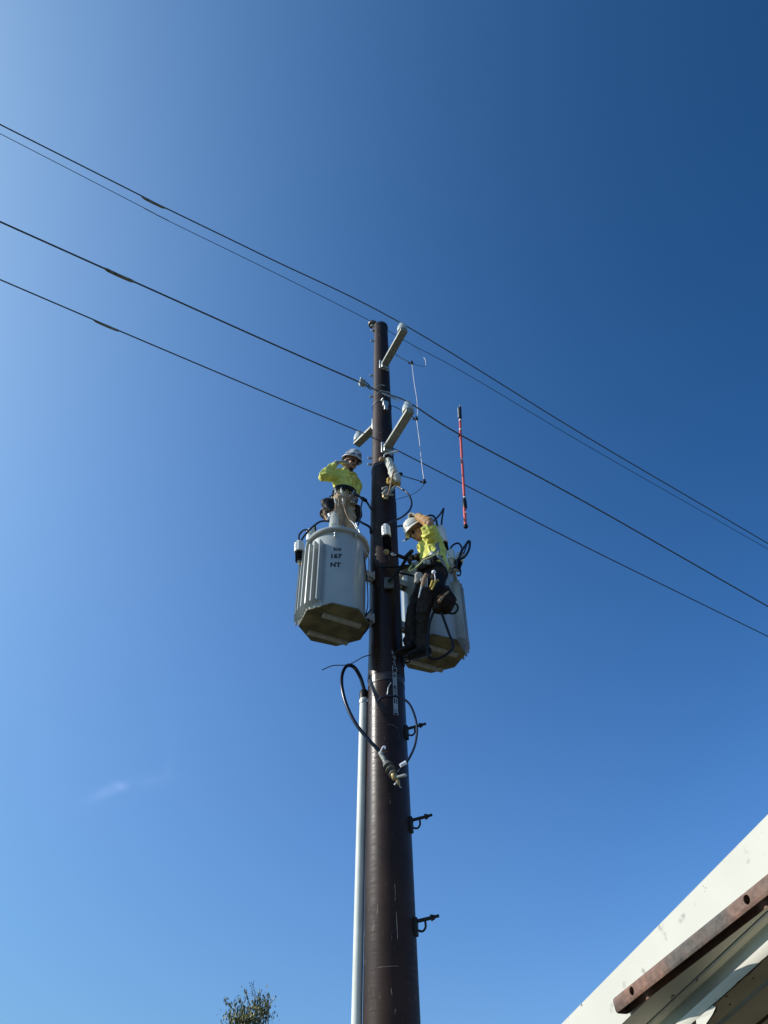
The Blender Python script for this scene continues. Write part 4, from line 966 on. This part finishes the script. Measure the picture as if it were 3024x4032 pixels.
# reflective tape follows the shirt surface: copy of shirt faces inside slanted bands, pushed out 3 mm
def tape(src, par, tests, name):
    for test in tests:
        b = bmesh.new(); b.from_mesh(src.data); b.normal_update()
        kill = [f for f in b.faces if not test(f.calc_center_median(), f.normal)]
        bmesh.ops.delete(b, geom=kill, context='FACES')
        for v in b.verts: v.co += v.normal * .004
        seen, best = set(), []
        for v0 in b.verts:
            if v0 in seen: continue
            comp, stack = [], [v0]; seen.add(v0)
            while stack:
                q = stack.pop(); comp.append(q)
                for e in q.link_edges:
                    o_ = e.other_vert(q)
                    if o_ not in seen: seen.add(o_); stack.append(o_)
            if len(comp) > len(best): best = comp
        keep = set(best); bmesh.ops.delete(b, geom=[v for v in b.verts if v not in keep], context='VERTS')
        me = bpy.data.meshes.new(name); b.to_mesh(me); b.free(); me.materials.clear(); me.shade_smooth()
        link(name, me, 'reflective', par)
def stripe(a, b, w):
    a = a - Rt2 * a.dot(Rt2); b = b - Rt2 * b.dot(Rt2); L_ = (b - a).length; d_ = (b - a) / L_
    def f(c, n):
        if (c - chest2).dot(Rt2) > .0: return False
        if (c - shN).length < .11: return False
        c = c - Rt2 * c.dot(Rt2); t_ = (c - a).dot(d_)
        return -.02 < t_ < L_ + .02 and (c - a - d_ * t_).length < w
    return f
tape(shirt2, shirt2, [stripe(p2(1717, 2100, 5.56), p2(1725, 2172, 5.56), .021), stripe(p2(1700, 2175, 5.56), p2(1760, 2232, 5.60), .019)], 'reflective_stripe')
mb = MB()
mb.loft(torso_rings([(hip2, .168, .145), (p2(1706, 2248), .160, .135), (belt2, .155, .130)], Fd2, Rt2), 20)
for a, b, c in ((hN, kN, aN), (hF, kF, aF)): mb.cap(a, b, .092, .070); mb.cap(b, c, .068, .058)
link('trousers', remesh(mb, .007, 2, .020, 12, 31), 'greytrs', man2)
BF = V((-.93, -.1, -.34)).normalized(); BS = V((0, 1, 0)); BU = BF.cross(BS).normalized(); BU = BU if BU.z > 0 else -BU
for c in (aN, aF):
    mb = MB(); mb.cap(c + BU * .05, c - BU * .03, .055, .052)
    mb.loft([(c - BF * .05 - BU * .055, BS * .040, BU * .032), (c + BF * .06 - BU * .045, BS * .046, BU * .036), (c + BF * .16 - BU * .062, BS * .040, BU * .024)])
    bo = link('boot', remesh(mb, .007, 2), 'boot', man2)
    mb = MB(); mb.loft([(c - BF * .055 - BU * .092, BS * .042, BU * .010), (c + BF * .06 - BU * .092, BS * .047, BU * .009), (c + BF * .17 - BU * .088, BS * .040, BU * .009)]).build('sole', 'black', bo)
mb = MB(); hand_mesh(mb, wrN, hdN, V((-.3, .3, -1)), 1, 1.2, 1.12, 1.25)
link('glove', remesh(mb, .005, 1), 'glovew', man2)
mb = MB(); mb.cap(wrN + hdN.normalized() * .02, wrN.lerp(elN, .90), .042, .056)
link('glove_gauntlet', remesh(mb, .006, 2, .006, 18, 3), 'glovet', man2)
mb = MB(); hand_mesh(mb, wrF, hdF, V((-.2, -.2, -1)), -1, 1.1, 1.12, 1.25); mb.cap(wrF, wrF.lerp(elF, .5), .040, .042)
link('glove', remesh(mb, .005, 1), 'gloved', man2)
hard_hat('hard_hat', qh2(0, -.004, .050), HF2 + V((0, 0, .10)), HU2, 'hatw', man2, brim=.132, r=.106)
mb = MB(); mb.ell(qh2(0, -.034, .008), (.081, .084, .064), rh2); link('hair', remesh(mb, .007, 1), 'hair', man2)
mb = MB()
for x in (-1, 1): mb.ell(qh2(x * .032, .086, .008), (.026, .012, .018), rh2, 2)
mb.cap(qh2(-.06, .07, .012), qh2(-.08, .0, .012), .005); mb.cap(qh2(.06, .07, .012), qh2(.08, 0, .012), .005); mb.build('safety_glasses', 'glass', man2)
up2 = T2
bl2 = ring_belt(p2(1705, 2236), Fd2, Rt2, .158, .138, .032, 'tool_belt', 'belt', man2, T2)
bl3 = ring_belt(p2(1700, 2262), Fd2, Rt2, .163, .146, .028, 'harness_pad', 'bag', man2, T2)
for u, v in ((1675, 2214), (1688, 2215), (1640, 2225)): MB().box(p2(u, v, 5.54), (.035, .02, .05)).build('belt_buckle', 'reflective', bl2, bevel=.003)
for k in range(3): MB().tube([p2(1668 + k * 6, 2275, 5.50), p2(1664 + k * 9, 2312, 5.50)], [.010, .006], 8).build('belt_tool', 'galv', bl2)
mb = MB(); mb.cap(p2(1645, 2262, 5.53), p2(1640, 2290, 5.53), .030, .022); mb.cap(p2(1658, 2262, 5.52), p2(1660, 2290, 5.52), .02, .016); link('glove_bundle', remesh(mb, .006, 1, .010, 20, 2), 'gloveg', bl2)
t = thing('splicing_tool', p2(1676, 2270, 5.50), 'pointed pink and grey tool hanging at the waist of the second worker', 'tool')
MB().tube([p2(1679, 2262, 5.48), p2(1670, 2282, 5.48), p2(1660, 2310, 5.48)], [.020, .022, .012], 10).build('tool_handle', 'tanbag', t)
MB().tube([p2(1660, 2310, 5.48), p2(1652, 2340, 5.48), p2(1648, 2355, 5.48)], [.011, .007, .003], 8).build('tool_point', 'galv', t)
t = thing('pliers', p2(1710, 2290, 5.46), 'pair of yellow handled pliers on the dark hip of the second worker', 'pliers')
MB().cap(p2(1703, 2288, 5.46), p2(1695, 2310, 5.46), .012, .009).build('handle', 'yellow', t)
MB().cap(p2(1714, 2290, 5.46), p2(1701, 2320, 5.46), .012, .009).build('handle', 'yellow', t)
mb = MB(); mb.cap(p2(1711, 2289, 5.46), p2(1724, 2285, 5.46), .009, .014).build('jaw', 'brass', t)
t = thing('rope_ball', p2(1708, 2253, 5.46), 'white rope end ball at the right hip of the second worker', 'rope')
MB().ell(p2(1708, 2253, 5.45), (.022, .02, .022)).build('knot', 'cord', t); MB().tube(spline([p2(1710, 2258, 5.45), p2(1713, 2272, 5.45), p2(1713, 2288, 5.46)], 4), .005, 6).build('rope_tail', 'cord', t)
t = thing('tool_pouch', p2(1720, 2330, 5.6), 'big black tool pouch hanging behind the second worker', 'pouch')
mb = MB(); mb.loft([(p2(1716, 2282, 5.60), V((.095, 0, -.02)), V((0, .085, 0))), (p2(1716, 2318, 5.62), V((.105, 0, -.03)), V((0, .085, 0))), (p2(1708, 2350, 5.64), V((.075, 0, -.03)), V((0, .07, 0)))])
link('pouch_body', remesh(mb, .008, 1, .012, 9, 15), 'belt', t)
MB().tube(spline([p2(1757, 2322, 5.6), p2(1757, 2310, 5.6), p2(1764, 2308, 5.6), p2(1767, 2318, 5.6), p2(1763, 2328, 5.6)], 5), .007, 8).build('ring_handle', 'belt', t)
t = thing('tool_bag', p2(1745, 2385, 5.6), 'dark brown leather bag low behind the second worker', 'bag')
mb = MB(); mb.loft([(p2(1752, 2335, 5.62), V((.065, 0, .02)), V((0, .06, 0))), (p2(1752, 2366, 5.62), V((.115, 0, .01)), V((0, .075, 0))), (p2(1738, 2398, 5.62), V((.095, 0, -.02)), V((0, .065, 0)))])
link('bag_body', remesh(mb, .008, 1, .010, 9, 25), 'bag', t)
mb = MB(); mb.cap(p2(1730, 2368, 5.53), p2(1744, 2350, 5.53), .020, .016); mb.cap(p2(1748, 2345, 5.55), p2(1765, 2330, 5.56), .012, .010); link('bag_flap', remesh(mb, .006, 1, .006, 20, 5), 'tanbag', t)
cable('hand_line', 'thick black hand line looping low beneath the brown bag', [(1706, 2412, 5.6), (1692, 2455, 5.6), (1685, 2510, 5.6), (1683, 2560, 5.6), (1688, 2588, 5.6), (1715, 2595, 5.6), (1752, 2580, 5.6), (1781, 2555, 5.6), (1783, 2535, 5.6), (1770, 2500, 5.6), (1752, 2450, 5.6), (1738, 2412, 5.6)], .0125, m='black', cat='rope')
cable('hand_line', 'short black loop sticking out right of the brown bag', [(1785, 2372, 5.62), (1800, 2382, 5.62), (1802, 2400, 5.62), (1788, 2415, 5.62), (1765, 2414, 5.62)], .010, m='black', cat='rope')
cable('climbing_lanyard', 'black lanyard crossing from the pole to the waist of second worker', [(1500, 2233, 5.92), (1566, 2232, 5.88), (1610, 2226, 5.75), (1650, 2238, 5.58)], .010, m='black', cat='lanyard', part='webbing')
cable('climbing_lanyard', 'lower black strap slanting from the pole behind the second worker', [(1574, 2256, 5.96), (1605, 2262, 5.9), (1640, 2272, 5.72)], .011, m='black', cat='lanyard', part='webbing')
cable('tag_rope', 'lime rope draped from the shirt front to the waist of second worker', [(1712, 2184, 5.50), (1690, 2196, 5.49), (1668, 2206, 5.50), (1652, 2222, 5.50), (1630, 2240, 5.54), (1612, 2248, 5.56), (1612, 2238, 5.56), (1622, 2226, 5.57)], .008, m='rope', cat='rope', part='strand')

# ============================================================ tree top far behind
TY = 22.0
tp = at(975, 3990, TY)
tree = thing('tree', (tp.x, TY, 0), 'sparse olive green tree whose twiggy top just enters at the bottom', 'tree')
mb = MB(); mb.tube([(tp.x + .1, TY, 0), (tp.x, TY, 1.5), (tp.x + .05, TY, 3.2), (tp.x, TY, 4.6), (tp.x, TY, 5.6)], [.16, .13, .09, .05, .02], 8)
rnd = random.Random(5); tips = []
for k in range(90):
    z = 1.8 + 3.7 * rnd.random(); rad = .35 + 1.5 * max(0, (5.6 - z)) / 4; a = rnd.random() * 6.28
    s_ = V((tp.x, TY, z * .93)); e = V((tp.x + math.cos(a) * rad * rnd.uniform(.5, 1), TY + math.sin(a) * rad * rnd.uniform(.5, 1), z + rnd.uniform(.1, .5)))
    m_ = s_.lerp(e, .5) + V((0, 0, .08)); mb.tube([s_, m_, e], [.022, .012, .005], 5); tips.append((s_, m_, e))
spray = [((930, 3990), (905, 3960), (880, 3930)), ((965, 3970), (950, 3945), (935, 3930)), ((1000, 3980), (1005, 3910), (992, 3870)), ((1040, 3990), (1055, 3935), (1052, 3915)), ((985, 3960), (970, 3920), (962, 3890)), ((1045, 4030), (1052, 3990), (1058, 3950)), ((905, 4030), (900, 4010), (903, 3990)), ((1010, 3960), (1025, 3920), (1022, 3900))]
for s3 in spray:
    q = [at(u, v, TY) for u, v in s3]; mb.tube(q, [.014, .009, .004], 5); tips.append(tuple(q))
mb.build('trunk', 'bark', tree)
mb = MB()
def leaf(p, s_):
    n = V((rnd.gauss(0, 1), rnd.gauss(0, 1), rnd.gauss(0, 1))).normalized(); x, y = frame(n); x, y = x * s_ * .42, y * s_
    vs = [mb.b.verts.new(q) for q in (p - y, p + x, p + y, p - x)]; mb.b.faces.new(vs)
for s3 in tips[:90]:
    for _ in range(70):
        t_ = rnd.random(); q = s3[0].lerp(s3[2], .25 + .8 * t_) + V((rnd.gauss(0, .11), rnd.gauss(0, .11), rnd.gauss(0, .10))); leaf(q, rnd.uniform(.03, .052))
for s3 in tips[90:]:
    for _ in range(34):
        t_ = rnd.random() ** .8; q = s3[0].lerp(s3[2], t_) + V((rnd.gauss(0, .035), rnd.gauss(0, .05), rnd.gauss(0, .03))); leaf(q, rnd.uniform(.025, .045))
core = at(965, 4010, TY); core2 = at(1035, 3975, TY)
for _ in range(1100): leaf(core + V((rnd.gauss(0, .22), rnd.gauss(0, .25), rnd.gauss(0, .16))), rnd.uniform(.03, .055))
for _ in range(380): leaf(core2 + V((rnd.gauss(0, .14), rnd.gauss(0, .2), rnd.gauss(0, .17))), rnd.uniform(.03, .055))
mb.build('crown', 'leaf', tree, smooth=False)

# ============================================================ shed eave at the right
ED = ray(-1700, 8000).normalized()           # the roof edge falls away from the viewer
EN = V((-ED.y, ED.x, 0)).normalized(); INW = -EN
EC = (ray(2210, 4032) * (3.2 / ray(2210, 4032).y)).dot(EN)
def on_fascia(u, v, off_):
    d = ray(u, v); return CP + d * ((EC - off_) / d.dot(EN))
def ends(p, lo=-1.6, hi=4.6):
    k = (p - CP).dot(ED); return p + ED * (hi - k), p + ED * (lo - k)
def off(pair, inw, dz): return (pair[0] + INW * inw + V((0, 0, dz)), pair[1] + INW * inw + V((0, 0, dz)))
E = {'top': ends(on_fascia(2210, 4032, 0)), 'fold': ends(on_fascia(2450, 4030, 0)), 'seam': ends(on_fascia(2545, 4032, .070)),
     'bead': ends(on_fascia(2590, 4032, .100)), 'lip': ends(on_fascia(2660, 4032, .030)), 'rag': ends(on_fascia(2723, 4032, .034))}
for k, (a, b) in E.items(): print(k, a, b)
shed = thing('shed', (1.9, 2.0, 0), 'white painted metal shed roof edge with peeling lower lip at the lower right', 'shed')
def slab(profile, name, m, par, nseg=80, **kw):
    mb = MB(); rr = []
    for k in range(nseg + 1): rr.append([a.lerp(b, k / nseg) for a, b in profile])
    mb.rings(rr); return mb.build(name, m, par, **kw)
slab([E['top'], off(E['top'], .03, 0), off(E['fold'], .03, 0), E['fold']], 'fascia_board', 'white', shed, smooth=False)
slab([off(E['top'], .006, -.004), off(E['top'], .006, .0015), off(E['top'], 1.6, .16), off(E['top'], 1.6, .15)], 'roof_sheet', 'white', shed, smooth=False)
slab([off(E['fold'], .001, -.001), off(E['fold'], .02, .010), off(E['seam'], .005, .012), off(E['seam'], 0, .001)], 'lower_fascia', 'white', shed, smooth=False)
slab([off(E['seam'], .003, -.001), off(E['seam'], .03, .012), off(E['bead'], .03, .012), E['bead'], off(E['bead'], -.006, -.001), off(E['seam'], .005, -.007)], 'rolled_bead', 'white', shed)
slab([off(E['bead'], .020, .01), off(E['bead'], .035, .01), off(E['lip'], .115, -.03), off(E['lip'], .10, -.03)], 'recessed_panel', 'bluepanel', shed, smooth=False)
n = 400; rnd = random.Random(3); mb = MB(); rr = []
for k in range(n + 1):
    f = k / n; a = E['lip'][0].lerp(E['lip'][1], f); b = E['rag'][0].lerp(E['rag'][1], f)
    j = noise.noise(V((f * 70, 1, 0))) * .0012 + max(0, noise.noise(V((f * 170, 7, 0))) - .2) * .006
    lo = b + V((0, 0, .001 + j)); m_ = a.lerp(b, .5) - INW * .003
    rr.append([a, a + INW * .03, lo + INW * .004 + V((0, 0, .001)), lo, m_])
mb.rings(rr).build('lip', 'white', shed)
mb = MB(); rr = []
for k in range(n + 1):
    f = k / n; b = E['rag'][0].lerp(E['rag'][1], f); j = max(0, noise.noise(V((f * 110, 17, 0))) - .15) * .008
    rr.append([b + INW * .006 + V((0, 0, .008)), b + INW * .002 + V((0, 0, -.0005 - j)), b + INW * .004 + V((0, 0, -.001 - j)), b + INW * .012 + V((0, 0, .004))])
mb.rings(rr).build('rusted_edge', 'peel', shed)
slab([off(E['rag'], .005, .003), off(E['rag'], .005, .012), off(E['rag'], 1.6, .012), off(E['rag'], 1.6, .003)], 'soffit', 'soffit', shed, smooth=False)
SN = ED.cross(INW).normalized(); SP = E['rag'][0] + INW * .1 + V((0, 0, .003))
def on_soffit(u, v, dz=0.0):
    d = ray(u, v); return CP + d * ((SP + V((0, 0, dz)) - CP).dot(SN) / d.dot(SN))
sm = ends(on_soffit(2905, 3966)); slab([off(sm, 0, .001), off(sm, .001, -.0025), off(sm, .005, -.0025), off(sm, .006, .001)], 'soffit_seam', 'soffit', shed, smooth=False)
sm2 = ends(on_soffit(3000, 4012)); slab([off(sm2, 0, .001), off(sm2, .002, -.008), off(sm2, .008, -.006), off(sm2, .009, .001)], 'soffit_trim', 'peel', shed, smooth=False)
vs = [on_fascia(u, v, .028 + .002 * math.sin(i * 1.7)) for i, (u, v) in enumerate(((2740, 4016), (2775, 3985), (2806, 3960), (2818, 3965), (2806, 3992), (2796, 4012), (2778, 4034), (2745, 4050)))]
MB().rings([vs, [q + INW * .0012 for q in vs]]).build('peeled_flap', 'white', shed, smooth=False)
vs = [on_soffit(u, v, -.002) for u, v in ((2806, 3962), (2824, 3968), (2818, 3985), (2800, 4012), (2782, 4040), (2776, 4036), (2800, 4000))]
MB().rings([vs, [q + V((.001, 0, .001)) for q in vs]]).build('rust_patch', 'peel', shed, smooth=False)
for u, v, s_ in ((2860, 3923, .0035), (2874, 3955, .0035), (2965, 3852, .003)): MB().ell(on_soffit(u, v), (s_, s_ * 1.5, .002), sub=2).build('rust_spot', 'peel', shed)
wl = off(E['rag'], 1.2, .002)
slab([wl, off(wl, .1, 0), (V((wl[0].x, wl[0].y, 0)) + INW * .1, V((wl[1].x, wl[1].y, 0)) + INW * .1), (V((wl[0].x, wl[0].y, 0)), V((wl[1].x, wl[1].y, 0)))], 'wall', 'bark', shed, smooth=False)

# rusty square tube running beside the fascia
dv = ray(-145, 6000); td = -dv.normalized()                      # points back towards the viewer
ta = at(2405, 3932, 2.87)
upv = V((0, 0, 1)); upv = (upv - td * upv.dot(td)).normalized(); ts = td.cross(upv); ts = ts if ts.x > 0 else -ts
rot = Matrix((ts, td, upv)).transposed()
Lt = 3.6; hz, wx = .047, .050
tc = ta + td * (Lt / 2) + ts * (wx / 2) - upv * (hz / 2)
def mesh_obj(mb, nm, bevel=0):
    return mb.build(nm, 'rust', None, bevel=bevel)
outer = mesh_obj(MB().box(tc, (wx, Lt, hz), rot), 'rusty_steel_tube', .011)
inner = mesh_obj(MB().box(tc - upv * .03, (wx - .010, Lt - .012, hz + .050), rot), 'cut')
md = outer.modifiers.new('b', 'BOOLEAN'); md.operation = 'DIFFERENCE'; md.object = inner; md.solver = 'EXACT'
cuts = [inner]
for u, v in ((2487, 3902), (2940, 3542)):
    d_ = ray(u, v); p0_ = ta - upv * (hz / 2)
    hp_ = CP + d_ * ((p0_ - CP).dot(ts) / d_.dot(ts))
    c_ = mesh_obj(MB().lathe([(.0125, -.03), (.0125, .03)], hp_, ts, seg=32), 'cut')
    m2 = outer.modifiers.new('b', 'BOOLEAN'); m2.operation = 'DIFFERENCE'; m2.object = c_; m2.solver = 'EXACT'; cuts.append(c_)
dg = bpy.context.evaluated_depsgraph_get(); dg.update()
me = bpy.data.meshes.new_from_object(outer.evaluated_get(dg))
for c_ in cuts: bpy.data.objects.remove(c_)
bpy.data.objects.remove(outer)
rt = thing('rusty_tube', tc, 'rusty steel channel bar with round holes running beside the white shed edge', 'steel tube')
me.materials.clear(); me.shade_smooth(); me.set_sharp_from_angle(angle=R(40)); link('tube_wall', me, 'rust', rt)
print('tube', ta, td, ts, upv)
for k in (1.9,):
    q = ta + td * k + ts * (wx / 2) - upv * (hz / 2); dd = (EC - (q - CP).dot(EN)) / INW.dot(EN)
    print('gap', (q - CP).dot(EN) - EC)
    g_ = (q - CP).dot(EN) - EC
    MB().box(q + INW * (g_ / 2), (.03, .05, .03), rot).build('mount_block', 'rust', rt, bevel=.003)
    MB().tube([q, q + INW * g_], .010, 10).build('mount_bolt', 'rust', rt)
